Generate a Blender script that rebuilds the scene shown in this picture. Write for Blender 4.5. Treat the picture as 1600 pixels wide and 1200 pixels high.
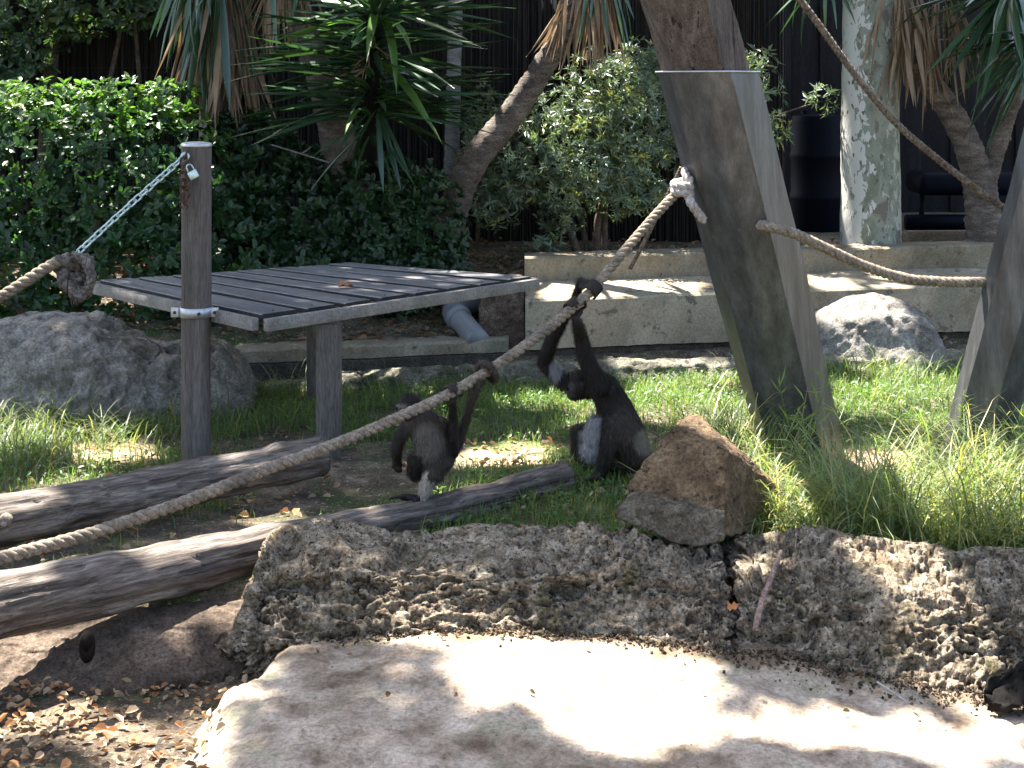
import bpy, bmesh, math, random
import numpy as np
from mathutils import Vector, Matrix, Quaternion

for o in list(bpy.data.objects):
    bpy.data.objects.remove(o, do_unlink=True)
random.seed(7)
RNG = np.random.default_rng(7)
SC = bpy.context.scene
COL = SC.collection

# ------------------------------------------------------------------ camera, sky, sun, exposure
F, HC, YH = 2460.0, 1.6, 140.0          # focal length in photo pixels, eye height, horizon row
cam_d = bpy.data.cameras.new('camera')
cam = bpy.data.objects.new('camera', cam_d)
COL.objects.link(cam)
cam.location = (0, 0, HC)
cam.rotation_euler = (math.radians(90), 0, 0)
cam_d.sensor_width = 36.0
cam_d.lens = F / 1600 * 36.0
cam_d.shift_y = -(600 - YH) / 1600.0
cam_d.clip_start = 0.05
cam_d.clip_end = 2000
SC.camera = cam

SUN = np.array([-0.30, 0.34, 1.0]); SUN /= np.linalg.norm(SUN)
elev = math.asin(SUN[2]); azim = math.atan2(SUN[0], SUN[1])
w = bpy.data.worlds.new('World'); SC.world = w; w.use_nodes = True
nt = w.node_tree
sky = nt.nodes.new('ShaderNodeTexSky'); sky.sky_type = 'NISHITA'; sky.sun_disc = False
sky.sun_elevation = elev; sky.sun_rotation = azim; sky.dust_density = 3.0; sky.ozone_density = 0.5
nt.links.new(sky.outputs[0], nt.nodes['Background'].inputs[0])
nt.nodes['Background'].inputs[1].default_value = 0.08
sun_d = bpy.data.lights.new('sun', 'SUN'); sun_d.energy = 5.0; sun_d.angle = math.radians(0.53)
sun_d.color = (1.0, 0.95, 0.87)
sun = bpy.data.objects.new('sun', sun_d); COL.objects.link(sun)
sun.rotation_euler = Vector(SUN).to_track_quat('Z', 'Y').to_euler()
sun.location = (-3, 3, 12)
SC.view_settings.view_transform = 'Standard'
SC.view_settings.look = 'None'
SC.view_settings.gamma = 1.0
SC.view_settings.exposure = 2.75
SC.view_settings.use_curve_mapping = False
SC.cycles.max_bounces = 6
SC.cycles.transparent_max_bounces = 8


def P(x, y, D):
    """photo pixel at distance D -> world point (camera looks along +Y)"""
    return np.array([(x - 800.0) * D / F, D, HC - (y - YH) * D / F])


def wpx(n, D):
    return n * D / F


# ------------------------------------------------------------------ noise
def _hash(ix, iy, iz, seed):
    h = (ix.astype(np.int64) * 374761393 + iy.astype(np.int64) * 668265263 + iz.astype(np.int64) * 2147483647 + seed * 1274126177)
    h = (h ^ (h >> 13)) * 1274126177
    h = h ^ (h >> 16)
    return (h & 0xFFFFFF).astype(np.float64) / float(0xFFFFFF)


def vnoise(p, seed=0):
    p = np.asarray(p, float)
    i = np.floor(p).astype(np.int64); f = p - i
    f = f * f * f * (f * (f * 6 - 15) + 10)
    x, y, z = i[..., 0], i[..., 1], i[..., 2]
    fx, fy, fz = f[..., 0], f[..., 1], f[..., 2]
    c = lambda a, b, d: _hash(x + a, y + b, z + d, seed)
    x00 = c(0, 0, 0) * (1 - fx) + c(1, 0, 0) * fx
    x10 = c(0, 1, 0) * (1 - fx) + c(1, 1, 0) * fx
    x01 = c(0, 0, 1) * (1 - fx) + c(1, 0, 1) * fx
    x11 = c(0, 1, 1) * (1 - fx) + c(1, 1, 1) * fx
    return (x00 * (1 - fy) + x10 * fy) * (1 - fz) + (x01 * (1 - fy) + x11 * fy) * fz


def fbm(p, octaves=4, seed=0, gain=0.5):
    p = np.asarray(p, float); a = 1.0; s = 0; t = 0
    for k in range(octaves):
        s = s + a * (vnoise(p, seed + k * 17) - 0.5); t += a
        p = p * 2.03 + 3.7; a *= gain
    return s / t * 2.0


def sstep(a, b, x):
    t = np.clip((np.asarray(x, float) - a) / (b - a), 0, 1)
    return t * t * (3 - 2 * t)


# ------------------------------------------------------------------ object helpers
def tag(o, label=None, cat=None, group=None, kind=None):
    if label: o['label'] = label
    if cat: o['category'] = cat
    if group: o['group'] = group
    if kind: o['kind'] = kind
    return o


def empty(name, loc, label=None, cat=None, group=None):
    o = bpy.data.objects.new(name, None); COL.objects.link(o)
    o.location = tuple(loc); o.empty_display_size = 0.1
    o['label'] = label; o['category'] = cat
    if group: o['group'] = group
    return o


def mesh_from(name, V, faces, smooth=True, colors=None):
    V = np.asarray(V, np.float64)
    me = bpy.data.meshes.new(name)
    fl = [np.asarray(f, np.int64) for f in (faces if isinstance(faces, list) else [faces]) if len(f)]
    nl = sum(f.size for f in fl); nf = sum(len(f) for f in fl)
    me.vertices.add(len(V)); me.vertices.foreach_set('co', V.ravel())
    me.loops.add(nl); me.polygons.add(nf)
    me.loops.foreach_set('vertex_index', np.concatenate([f.ravel() for f in fl]))
    tot = np.concatenate([np.full(len(f), f.shape[1]) for f in fl])
    st = np.concatenate([[0], np.cumsum(tot)[:-1]])
    me.polygons.foreach_set('loop_start', st.astype(np.int32))
    me.polygons.foreach_set('loop_total', tot.astype(np.int32))
    me.polygons.foreach_set('use_smooth', np.full(nf, bool(smooth)))
    if colors is not None:
        ca = me.attributes.new('tint', 'FLOAT_COLOR', 'POINT')
        c = np.ones((len(V), 4)); c[:, :3] = colors
        ca.data.foreach_set('color', c.ravel())
    me.update(); me.validate()
    return me


def world_loc(o):
    l = np.array(o.location)
    while o.parent is not None:
        o = o.parent; l = l + np.array(o.location)
    return l


def mk(name, V, faces, mat, parent=None, origin=None, smooth=True, colors=None, sharp=None, turn=0.0):
    """V in world coordinates; turn = heading of the object's own x axis (its grain)"""
    V = np.asarray(V, float)
    pl = world_loc(parent) if parent is not None else np.zeros(3)
    og = np.asarray(origin, float) if origin is not None else (pl if parent is not None else np.zeros(3))
    W = V - og
    if turn: W = W @ rotz(turn)
    me = mesh_from(name, W, faces, smooth, colors)
    if mat: me.materials.append(mat)
    o = bpy.data.objects.new(name, me); COL.objects.link(o)
    o.location = tuple(og - pl)
    if turn: o.rotation_euler = (0, 0, turn)
    if parent is not None: o.parent = parent
    if sharp:
        me.set_sharp_from_angle(angle=math.radians(sharp))
    return o


def inst(name, me, parent, loc, quat=None, scale=None):
    o = bpy.data.objects.new(name, me); COL.objects.link(o)
    pl = world_loc(parent) if parent is not None else np.zeros(3)
    o.parent = parent; o.location = tuple(np.asarray(loc, float) - pl)
    if quat is not None:
        o.rotation_mode = 'QUATERNION'; o.rotation_quaternion = quat
    if scale is not None: o.scale = scale if hasattr(scale, '__len__') else (scale,) * 3
    return o


def unit(v):
    v = np.asarray(v, float); return v / max(np.linalg.norm(v), 1e-9)


def catmull(pts, n):
    """pts (k,d) -> (n,d) smooth curve through the points"""
    pts = np.asarray(pts, float); k = len(pts)
    if k == 2:
        t = np.linspace(0, 1, n)[:, None]; return pts[0] * (1 - t) + pts[1] * t
    Q = np.vstack([2 * pts[0] - pts[1], pts, 2 * pts[-1] - pts[-2]])
    t = np.linspace(0, k - 1, n); i = np.clip(t.astype(int), 0, k - 2); f = (t - i)[:, None]
    a, b, c, d = Q[i], Q[i + 1], Q[i + 2], Q[i + 3]
    return 0.5 * (2 * b + (c - a) * f + (2 * a - 5 * b + 4 * c - d) * f ** 2 + (3 * b - a - 3 * c + d) * f ** 3)


def frames(C):
    T = np.gradient(C, axis=0); T /= np.linalg.norm(T, axis=1)[:, None] + 1e-12
    N = np.zeros_like(C)
    up = np.array([0, 0, 1.0]) if abs(T[0, 2]) < 0.9 else np.array([1.0, 0, 0])
    n = unit(np.cross(T[0], up)); N[0] = n
    for i in range(1, len(C)):
        n = N[i - 1] - T[i] * np.dot(N[i - 1], T[i]); N[i] = unit(n)
    return T, N, np.cross(T, N)


def tube(C, R, sides=10, disp=None, caps=True):
    """swept tube along C (n,3) with radii R; disp(points, ang, s)->radial offset"""
    C = np.asarray(C, float); n = len(C); R = np.broadcast_to(np.asarray(R, float), (n,))
    T, N, B = frames(C)
    a = np.linspace(0, 2 * np.pi, sides, endpoint=False)
    d = N[:, None, :] * np.cos(a)[None, :, None] + B[:, None, :] * np.sin(a)[None, :, None]
    V = C[:, None, :] + d * R[:, None, None]
    if disp is not None:
        V = V + d * disp(V, a, np.linspace(0, 1, n))[..., None]
    V = V.reshape(-1, 3)
    i = np.arange(n - 1)[:, None]; j = np.arange(sides)[None, :]; j2 = (j + 1) % sides
    q = np.stack([i * sides + j, i * sides + j2, (i + 1) * sides + j2, (i + 1) * sides + j], -1).reshape(-1, 4)
    fs = [q]
    if caps:
        V = np.vstack([V, C[0], C[-1]]); m = n * sides
        j = np.arange(sides); j2 = (j + 1) % sides
        fs.append(np.vstack([np.stack([np.full(sides, m), j2, j], -1),
                             np.stack([np.full(sides, m + 1), (n - 1) * sides + j, (n - 1) * sides + j2], -1)]))
    return V, fs


def join(parts):
    Vs, groups, off = [], {}, 0
    for V, fs in parts:
        for f in (fs if isinstance(fs, list) else [fs]):
            f = np.asarray(f)
            if len(f): groups.setdefault(f.shape[1], []).append(f + off)
        Vs.append(V); off += len(V)
    return np.vstack(Vs), [np.vstack(g) for g in groups.values()]


def box(c, s, rot=None, bevel=0.0):
    bm = bmesh.new(); bmesh.ops.create_cube(bm, size=1.0)
    bmesh.ops.scale(bm, vec=Vector(s), verts=bm.verts)
    if bevel > 0:
        bmesh.ops.bevel(bm, geom=list(bm.edges), offset=bevel, segments=2, affect='EDGES', profile=0.5)
    return from_bm(bm, c, rot)


def from_bm(bm, c=(0, 0, 0), rot=None):
    bm.verts.ensure_lookup_table()
    V = np.array([v.co[:] for v in bm.verts]); g = {}
    for f in bm.faces:
        g.setdefault(len(f.verts), []).append([v.index for v in f.verts])
    bm.free()
    if rot is not None: V = V @ np.array(rot).T
    return V + np.asarray(c, float), [np.array(x) for x in g.values()]


def rotz(a):
    return np.array([[math.cos(a), -math.sin(a), 0], [math.sin(a), math.cos(a), 0], [0, 0, 1]])


def lathe(prof, c, sides=24):
    prof = np.asarray(prof, float)
    a = np.linspace(0, 2 * np.pi, sides, endpoint=False)
    V = np.stack([prof[:, None, 0] * np.cos(a), prof[:, None, 0] * np.sin(a), np.repeat(prof[:, 1:2], sides, 1)], -1).reshape(-1, 3)
    n = len(prof); i = np.arange(n - 1)[:, None]; j = np.arange(sides)[None, :]; j2 = (j + 1) % sides
    return V + np.asarray(c, float), [np.stack([i * sides + j, i * sides + j2, (i + 1) * sides + j2, (i + 1) * sides + j], -1).reshape(-1, 4)]


def grid_faces(nu, nv):
    i = np.arange(nu - 1)[:, None]; j = np.arange(nv - 1)[None, :]
    return np.stack([i * nv + j, (i + 1) * nv + j, (i + 1) * nv + j + 1, i * nv + j + 1], -1).reshape(-1, 4)


# scatter many copies of a small template into one mesh
def scatter(tmplV, tmplF, pos, xdir, zdir, scale, width=None):
    n = len(pos)
    X = xdir / (np.linalg.norm(xdir, axis=1)[:, None] + 1e-9)
    Yv = np.cross(zdir, X); Yv /= np.linalg.norm(Yv, axis=1)[:, None] + 1e-9
    Z = np.cross(X, Yv)
    s = np.broadcast_to(scale, (n,))[:, None, None]
    wd = s if width is None else np.broadcast_to(width, (n,))[:, None, None]
    t = np.asarray(tmplV, float)[None]
    V = pos[:, None] + X[:, None] * t[..., 0:1] * s + Yv[:, None] * t[..., 1:2] * wd + Z[:, None] * t[..., 2:3] * s
    k = len(tmplV); off = (np.arange(n) * k)[:, None, None]
    return V.reshape(-1, 3), [(np.asarray(f)[None] + off).reshape(-1, np.asarray(f).shape[1]) for f in tmplF]


LEAF = (np.array([[0, 0, 0], [.35, -.24, .05], [.35, .24, .05], [.36, 0, -.02], [.75, -.2, .03], [.75, .2, .03], [.76, 0, -.03], [1, 0, -.08]]),
        [np.array([[0, 1, 3], [0, 3, 2], [4, 7, 6], [6, 7, 5]]), np.array([[1, 4, 6, 3], [3, 6, 5, 2]])])
LANCE = (np.array([[0, 0, 0], [.4, -.13, .04], [.4, .13, .04], [.42, 0, -.02], [1, 0, -.1]]),
         [np.array([[0, 1, 3], [0, 3, 2], [1, 4, 3], [3, 4, 2]])])
LOBED = (np.array([[0, 0, 0], [.25, -.5, .02], [.45, -.2, 0], [.75, -.42, -.03], [1, 0, -.08], [.75, .42, -.03], [.45, .2, 0], [.25, .5, .02]]),
         [np.array([[0, 1, 2], [0, 7, 6][::-1], [0, 2, 6], [2, 3, 4], [2, 4, 6], [6, 4, 5]])])
BLADE = (np.array([[0, -.5, 0], [0, .5, 0], [.5, -.38, .06], [.5, .38, .06], [1, 0, -.06]]),
         [np.array([[0, 2, 3, 1]]), np.array([[2, 4, 3]])])
TALL = (np.array([[0, -.5, 0], [0, .5, 0], [.35, -.5, -.04], [.35, .5, -.04], [.64, -.4, -.17], [.64, .4, -.17], [.82, -.25, -.36], [.82, .25, -.36], [.88, 0, -.56]]),
        [np.array([[0, 2, 3, 1], [2, 4, 5, 3], [4, 6, 7, 5]]), np.array([[6, 8, 7]])])


def rand_dirs(n, rng=RNG):
    v = rng.normal(size=(n, 3)); return v / np.linalg.norm(v, axis=1)[:, None]


# ------------------------------------------------------------------ materials
def new_mat(name):
    m = bpy.data.materials.new(name); m.use_nodes = True
    nt = m.node_tree; b = nt.nodes['Principled BSDF']
    return m, nt, b


def nnode(nt, t, **kw):
    n = nt.nodes.new(t)
    for k, v in kw.items():
        if k in n.inputs: n.inputs[k].default_value = v
        else: setattr(n, k, v)
    return n


def ramp(nt, fac, stops):
    r = nt.nodes.new('ShaderNodeValToRGB'); e = r.color_ramp.elements
    while len(e) < len(stops): e.new(0.5)
    for k, (p, c) in enumerate(stops):
        e[k].position = p; e[k].color = (*c, 1) if len(c) == 3 else c
    nt.links.new(fac, r.inputs[0]); return r.outputs[0]


def coords(nt, scale=(1, 1, 1), kind='Object', rot=(0, 0, 0)):
    tc = nt.nodes.new('ShaderNodeTexCoord'); mp = nt.nodes.new('ShaderNodeMapping')
    mp.inputs['Scale'].default_value = scale; mp.inputs['Rotation'].default_value = rot
    nt.links.new(tc.outputs[kind], mp.inputs['Vector']); return mp.outputs[0]


def noise_t(nt, vec, scale, detail=6, rough=0.6, dist=0.0):
    n = nt.nodes.new('ShaderNodeTexNoise')
    n.inputs['Scale'].default_value = scale; n.inputs['Detail'].default_value = detail
    n.inputs['Roughness'].default_value = rough; n.inputs['Distortion'].default_value = dist
    nt.links.new(vec, n.inputs['Vector']); return n.outputs['Fac']


def mixc(nt, fac, a, b, mode='MIX'):
    m = nt.nodes.new('ShaderNodeMix'); m.data_type = 'RGBA'; m.blend_type = mode
    if isinstance(fac, (int, float)): m.inputs[0].default_value = fac
    else: nt.links.new(fac, m.inputs[0])
    for s, v in ((6, a), (7, b)):
        if isinstance(v, tuple): m.inputs[s].default_value = (*v, 1)
        else: nt.links.new(v, m.inputs[s])
    return m.outputs[2]


def bump(nt, b, h, strength=0.4, dist=0.01):
    bn = nt.nodes.new('ShaderNodeBump'); bn.inputs['Strength'].default_value = strength; bn.inputs['Distance'].default_value = dist
    nt.links.new(h, bn.inputs['Height'])
    if b.inputs['Normal'].is_linked:
        nt.links.new(b.inputs['Normal'].links[0].from_socket, bn.inputs['Normal'])
    nt.links.new(bn.outputs[0], b.inputs['Normal'])


def stone_mat(name, stops, scale=6, rough=0.9, bstr=0.5, bscale=40, bdist=0.01, spots=None, stretch=(1, 1, 1), metallic=0.0, moss=None, tint=False, grit=(90, .55)):
    m, nt, b = new_mat(name)
    v = coords(nt, stretch)
    c = ramp(nt, noise_t(nt, v, scale, 8, 0.65), stops)
    if moss:   # second large patchy colour
        f = ramp(nt, noise_t(nt, v, moss[1], 5, 0.6, 0.4), [(moss[2], (0, 0, 0)), (moss[2] + .12, (1, 1, 1))])
        c = mixc(nt, f, c, moss[0])
    if spots:
        f = ramp(nt, noise_t(nt, v, spots[1], 4, 0.7), [(spots[2], (0, 0, 0)), (spots[2] + .06, (1, 1, 1))])
        c = mixc(nt, f, c, spots[0])
    if grit:   # fine grain
        lo_, hi_ = 1 - grit[1], 1 + grit[1] * .9
        g_ = ramp(nt, noise_t(nt, v, grit[0], 3, 0.75), [(.36, (lo_,) * 3), (.5, (1.0,) * 3), (.64, (hi_,) * 3)])
        c = mixc(nt, 1.0, c, g_, 'MULTIPLY')
    if tint:
        a = nt.nodes.new('ShaderNodeAttribute'); a.attribute_name = 'tint'
        c = mixc(nt, 1.0, c, a.outputs['Color'], 'MULTIPLY')
    nt.links.new(c, b.inputs['Base Color'])
    b.inputs['Roughness'].default_value = rough; b.inputs['Metallic'].default_value = metallic
    b.inputs['Specular IOR Level'].default_value = 0.3
    bump(nt, b, noise_t(nt, v, bscale, 8, 0.7), bstr, bdist)
    return m


def leaf_mat(name, c1, c2, rough=0.38, trans=0.35, spec=0.5, tc=None):
    m, nt, b = new_mat(name)
    a = nt.nodes.new('ShaderNodeAttribute'); a.attribute_name = 'tint'
    v = coords(nt)
    f = noise_t(nt, v, 9.0, 3, 0.6)
    c = mixc(nt, f, c1, c2)
    c = mixc(nt, 1.0, c, a.outputs['Color'], 'MULTIPLY')
    nt.links.new(c, b.inputs['Base Color'])
    b.inputs['Roughness'].default_value = rough; b.inputs['Specular IOR Level'].default_value = spec
    t = nt.nodes.new('ShaderNodeBsdfTranslucent')
    tcol = mixc(nt, 1.0, c, tc or (1.5, 1.7, .7), 'MULTIPLY'); nt.links.new(tcol, t.inputs[0])
    ms = nt.nodes.new('ShaderNodeMixShader'); ms.inputs[0].default_value = trans
    nt.links.new(b.outputs[0], ms.inputs[1]); nt.links.new(t.outputs[0], ms.inputs[2])
    nt.links.new(ms.outputs[0], nt.nodes['Material Output'].inputs[0])
    return m


def plain(name, c, rough=0.6, metal=0.0, spec=0.4):
    m, nt, b = new_mat(name)
    v = coords(nt)
    f = noise_t(nt, v, 25.0, 5, 0.6)
    col = mixc(nt, f, tuple(x * .75 for x in c), tuple(min(1, x * 1.25) for x in c))
    nt.links.new(col, b.inputs['Base Color'])
    b.inputs['Roughness'].default_value = rough; b.inputs['Metallic'].default_value = metal
    b.inputs['Specular IOR Level'].default_value = spec
    bump(nt, b, noise_t(nt, v, 60, 4), .15, .004)
    return m


M = {}
M['soil'] = stone_mat('soil', [(.3, (.035, .026, .018)), (.5, (.10, .075, .05)), (.68, (.22, .17, .115))], 7, .95, .8, 60, .02,
                      spots=((.30, .22, .14), 45, .60), moss=((.05, .065, .02), 2.2, .5), tint=True)
M['ridge'] = stone_mat('ridge', [(.32, (.050, .035, .022)), (.43, (.145, .112, .08)), (.53, (.245, .20, .15)), (.66, (.37, .315, .25))], 20, .95, 1.0, 95, .012,
                       spots=((.022, .017, .012), 62, .555), moss=((.10, .085, .042), 6, .58), tint=True)
M['slab'] = stone_mat('slab', [(.30, (.12, .085, .055)), (.42, (.24, .185, .135)), (.54, (.345, .28, .215)), (.70, (.45, .38, .305))], 9, .85, .7, 80, .009,
                      spots=((.10, .08, .06), 38, .63), moss=((.25, .225, .15), 4.5, .54), tint=True, grit=(80, 0.3))
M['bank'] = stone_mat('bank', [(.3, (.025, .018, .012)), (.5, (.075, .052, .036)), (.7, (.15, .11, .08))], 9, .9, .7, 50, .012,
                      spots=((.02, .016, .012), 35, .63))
M['boulder_brown'] = stone_mat('boulder_brown', [(.28, (.045, .027, .014)), (.45, (.105, .066, .034)), (.58, (.17, .113, .06)), (.72, (.25, .178, .10))], 11, .9, 1.0, 60, .016,
                               spots=((.03, .018, .011), 26, .58), grit=(80, 0.4))
M['boulder_layer'] = stone_mat('boulder_layer', [(.3, (.055, .042, .027)), (.5, (.115, .094, .066)), (.7, (.17, .145, .108))], 14, .95, 1.0, 60, .016,
                               spots=((.10, .07, .04), 20, .62))
M['boulder_grey'] = stone_mat('boulder_grey', [(.3, (.10, .088, .072)), (.45, (.19, .172, .147)), (.57, (.27, .245, .212)), (.7, (.37, .34, .30))], 9, .92, 1.0, 55, .018,
                              spots=((.07, .066, .056), 20, .66), moss=((.10, .095, .08), 3, .58), grit=(80, 0.4))
M['kerb'] = stone_mat('kerb', [(.3, (.05, .046, .032)), (.5, (.13, .12, .088)), (.7, (.26, .235, .18))], 9, .95, .8, 60, .012,
                      moss=((.06, .065, .035), 5, .52))
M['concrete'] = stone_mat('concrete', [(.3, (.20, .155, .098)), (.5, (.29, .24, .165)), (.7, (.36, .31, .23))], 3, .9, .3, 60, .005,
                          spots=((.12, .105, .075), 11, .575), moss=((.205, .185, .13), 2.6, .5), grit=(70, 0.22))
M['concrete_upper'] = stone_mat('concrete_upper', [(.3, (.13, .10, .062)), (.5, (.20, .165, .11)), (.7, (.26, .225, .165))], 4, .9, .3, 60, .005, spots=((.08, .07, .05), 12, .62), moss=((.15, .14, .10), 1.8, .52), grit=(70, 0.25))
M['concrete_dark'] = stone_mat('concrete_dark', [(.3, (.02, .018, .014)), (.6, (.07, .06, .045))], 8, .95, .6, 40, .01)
M['log'] = stone_mat('log', [(.34, (.030, .022, .017)), (.48, (.095, .075, .061)), (.66, (.21, .175, .148))], 16, .75, .7, 38, .007, stretch=(.16, 2.2, 2.2),
                     spots=((.022, .017, .014), 9, .61), grit=(60, .5))
M['log_end'] = stone_mat('log_end', [(.3, (.09, .07, .055)), (.6, (.19, .15, .12))], 14, .9, .6, 60, .006)
M['post'] = stone_mat('post', [(.3, (.05, .041, .034)), (.5, (.095, .08, .07)), (.7, (.15, .13, .115))], 6, .8, .5, 60, .005, stretch=(2, 2, .16),
                      spots=((.04, .033, .03), 16, .66), grit=(80, 0.35))
M['board'] = stone_mat('board', [(.3, (.075, .073, .075)), (.5, (.14, .137, .14)), (.7, (.20, .197, .198))], 5, .5, .7, 45, .004, stretch=(.25, 2.5, 2.5),
                       spots=((.24, .23, .22), 2.6, .63), grit=(80, 0.3))
M['board_gap_shade'] = stone_mat('board_gap_shade', [(.3, (.012, .011, .010)), (.7, (.04, .036, .032))], 12, .9, .6, 50, .004)
M['rail'] = stone_mat('rail', [(.3, (.10, .092, .08)), (.5, (.165, .155, .14)), (.7, (.23, .215, .195))], 8, .75, .4, 60, .004, grit=(80, 0.28))
M['leg_wood'] = stone_mat('leg_wood', [(.3, (.06, .052, .044)), (.5, (.10, .089, .077)), (.7, (.15, .136, .12))], 5, .8, .5, 60, .004, stretch=(2, 2, .2), grit=(80, 0.35))
M['timber'] = stone_mat('timber', [(.3, (.045, .032, .025)), (.5, (.10, .075, .06)), (.7, (.18, .145, .12))], 7, .85, .9, 40, .012, stretch=(4, 4, .3),
                        spots=((.015, .011, .009), 6, .60))
M['rope'] = stone_mat('rope', [(.3, (.115, .088, .062)), (.5, (.20, .16, .118)), (.7, (.29, .245, .19))], 30, .95, .8, 220, .004, moss=((.12, .10, .08), 7, .54), spots=((.07, .055, .042), 18, .66), grit=(120, 0.3))
M['rope_dark'] = stone_mat('rope_dark', [(.3, (.07, .05, .035)), (.5, (.13, .10, .075)), (.7, (.20, .16, .12))], 30, .95, .8, 220, .004)
M['rope_knot'] = stone_mat('rope_knot', [(.3, (.045, .036, .03)), (.5, (.10, .085, .073)), (.7, (.19, .168, .15))], 25, .95, .8, 160, .004)
M['rope_pale'] = stone_mat('rope_pale', [(.3, (.26, .22, .195)), (.5, (.36, .325, .30)), (.7, (.48, .44, .41))], 25, .95, .8, 160, .004, grit=(120, 0.25))
M['galv'] = stone_mat('galv', [(.3, (.30, .31, .32)), (.5, (.46, .47, .48)), (.7, (.60, .61, .62))], 6, .45, .25, 60, .003, metallic=.75, grit=(60, 0.1))
M['chain'] = stone_mat('chain', [(.3, (.30, .40, .40)), (.6, (.50, .62, .61))], 30, .38, .2, 90, .002, metallic=.6, grit=(60, 0.1))
M['rusty'] = stone_mat('rusty', [(.3, (.03, .018, .012)), (.6, (.08, .045, .03))], 40, .9, .5, 90, .002)
M['sheath'] = stone_mat('sheath', [(.28, (.065, .065, .064)), (.5, (.115, .116, .117)), (.72, (.19, .193, .197))], 7, .36, .35, 45, .004, metallic=.55,
                        stretch=(2.4, 2.4, .35), spots=((.34, .35, .36), 22, .68), moss=((.085, .079, .072), 4, .55), grit=(60, 0.1))
M['plastic_grey'] = plain('plastic_grey', (.17, .175, .18), .45)
M['blue'] = plain('blue', (.0007, .0020, .0060), .6, 0, .10)
M['blue_dark'] = plain('blue_dark', (.0006, .0015, .004), .6, 0, .1)
M['white'] = plain('white', (.62, .61, .57), .6)
M['black'] = plain('black', (.010, .009, .008), .95, 0, .1)
M['reed'] = stone_mat('reed', [(.3, (.010, .008, .007)), (.5, (.022, .017, .014)), (.75, (.055, .042, .034))], 6, .9, .6, 60, .006, stretch=(9, 9, .5))
M['fence_board'] = stone_mat('fence_board', [(.3, (.006, .006, .007)), (.7, (.018, .017, .018))], 4, .9, .4, 40, .006, stretch=(3, 3, .3))
M['plank'] = stone_mat('plank', [(.3, (.08, .055, .036)), (.6, (.17, .12, .08))], 5, .85, .5, 40, .005, stretch=(.4, 3, 3))
M['trunk'] = stone_mat('trunk', [(.3, (.045, .036, .03)), (.5, (.11, .09, .075)), (.7, (.21, .18, .155))], 9, .95, .9, 45, .014, stretch=(.8, .8, 2.4))
M['trunk_grey'] = stone_mat('trunk_grey', [(.3, (.09, .085, .08)), (.5, (.17, .165, .155)), (.7, (.25, .24, .23))], 8, .9, .6, 50, .008, stretch=(.7, .7, 2.6))
M['stem'] = stone_mat('stem', [(.3, (.035, .026, .018)), (.6, (.10, .075, .055))], 12, .95, .6, 60, .006)
M['stem_pink'] = stone_mat('stem_pink', [(.3, (.10, .065, .05)), (.6, (.24, .165, .135))], 25, .9, .6, 60, .004)
M['hedge'] = leaf_mat('hedge', (.017, .047, .019), (.038, .092, .028), .36, .42)
M['shrub'] = leaf_mat('shrub', (.072, .108, .066), (.145, .18, .12), .34, .28)
M['back_tree'] = leaf_mat('back_tree', (.028, .058, .026), (.055, .095, .045), .36, .3)
M['canopy'] = leaf_mat('canopy', (.05, .11, .025), (.08, .15, .04), .5, .35)
M['grass'] = leaf_mat('grass', (.080, .138, .034), (.135, .195, .062), .5, .42)
M['grass_tall'] = leaf_mat('grass_tall', (.085, .125, .045), (.155, .19, .085), .5, .40)
M['weed'] = leaf_mat('weed', (.060, .13, .030), (.11, .185, .055), .45, .40)
M['litter'] = leaf_mat('litter', (.20, .135, .08), (.36, .27, .17), .8, .15, .2, (1.1, 1, .8))
M['yucca'] = leaf_mat('yucca', (.022, .055, .028), (.045, .09, .042), .26, .15, .6)
M['yucca_light'] = leaf_mat('yucca_light', (.07, .15, .03), (.12, .21, .05), .32, .4, .6)
M['yucca_dead'] = leaf_mat('yucca_dead', (.16, .105, .065), (.33, .245, .16), .7, .2, .3, (1.1, .95, .75))
M['fur'] = None


def attr_mat(name, rough=.62, spec=.2, bscale=140, bstr=.5):
    m, nt, b = new_mat(name)
    a = nt.nodes.new('ShaderNodeAttribute'); a.attribute_name = 'tint'
    v = coords(nt, (1, 1, .4))
    f = noise_t(nt, v, 60, 5, .7)
    c = mixc(nt, f, (.55, .55, .55), (1.4, 1.35, 1.3))
    c = mixc(nt, 1.0, c, a.outputs['Color'], 'MULTIPLY')
    nt.links.new(c, b.inputs['Base Color'])
    b.inputs['Roughness'].default_value = rough; b.inputs['Specular IOR Level'].default_value = spec
    bump(nt, b, noise_t(nt, v, bscale, 5, .7), bstr, .006)
    return m


M['fur'] = attr_mat('fur')


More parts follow.
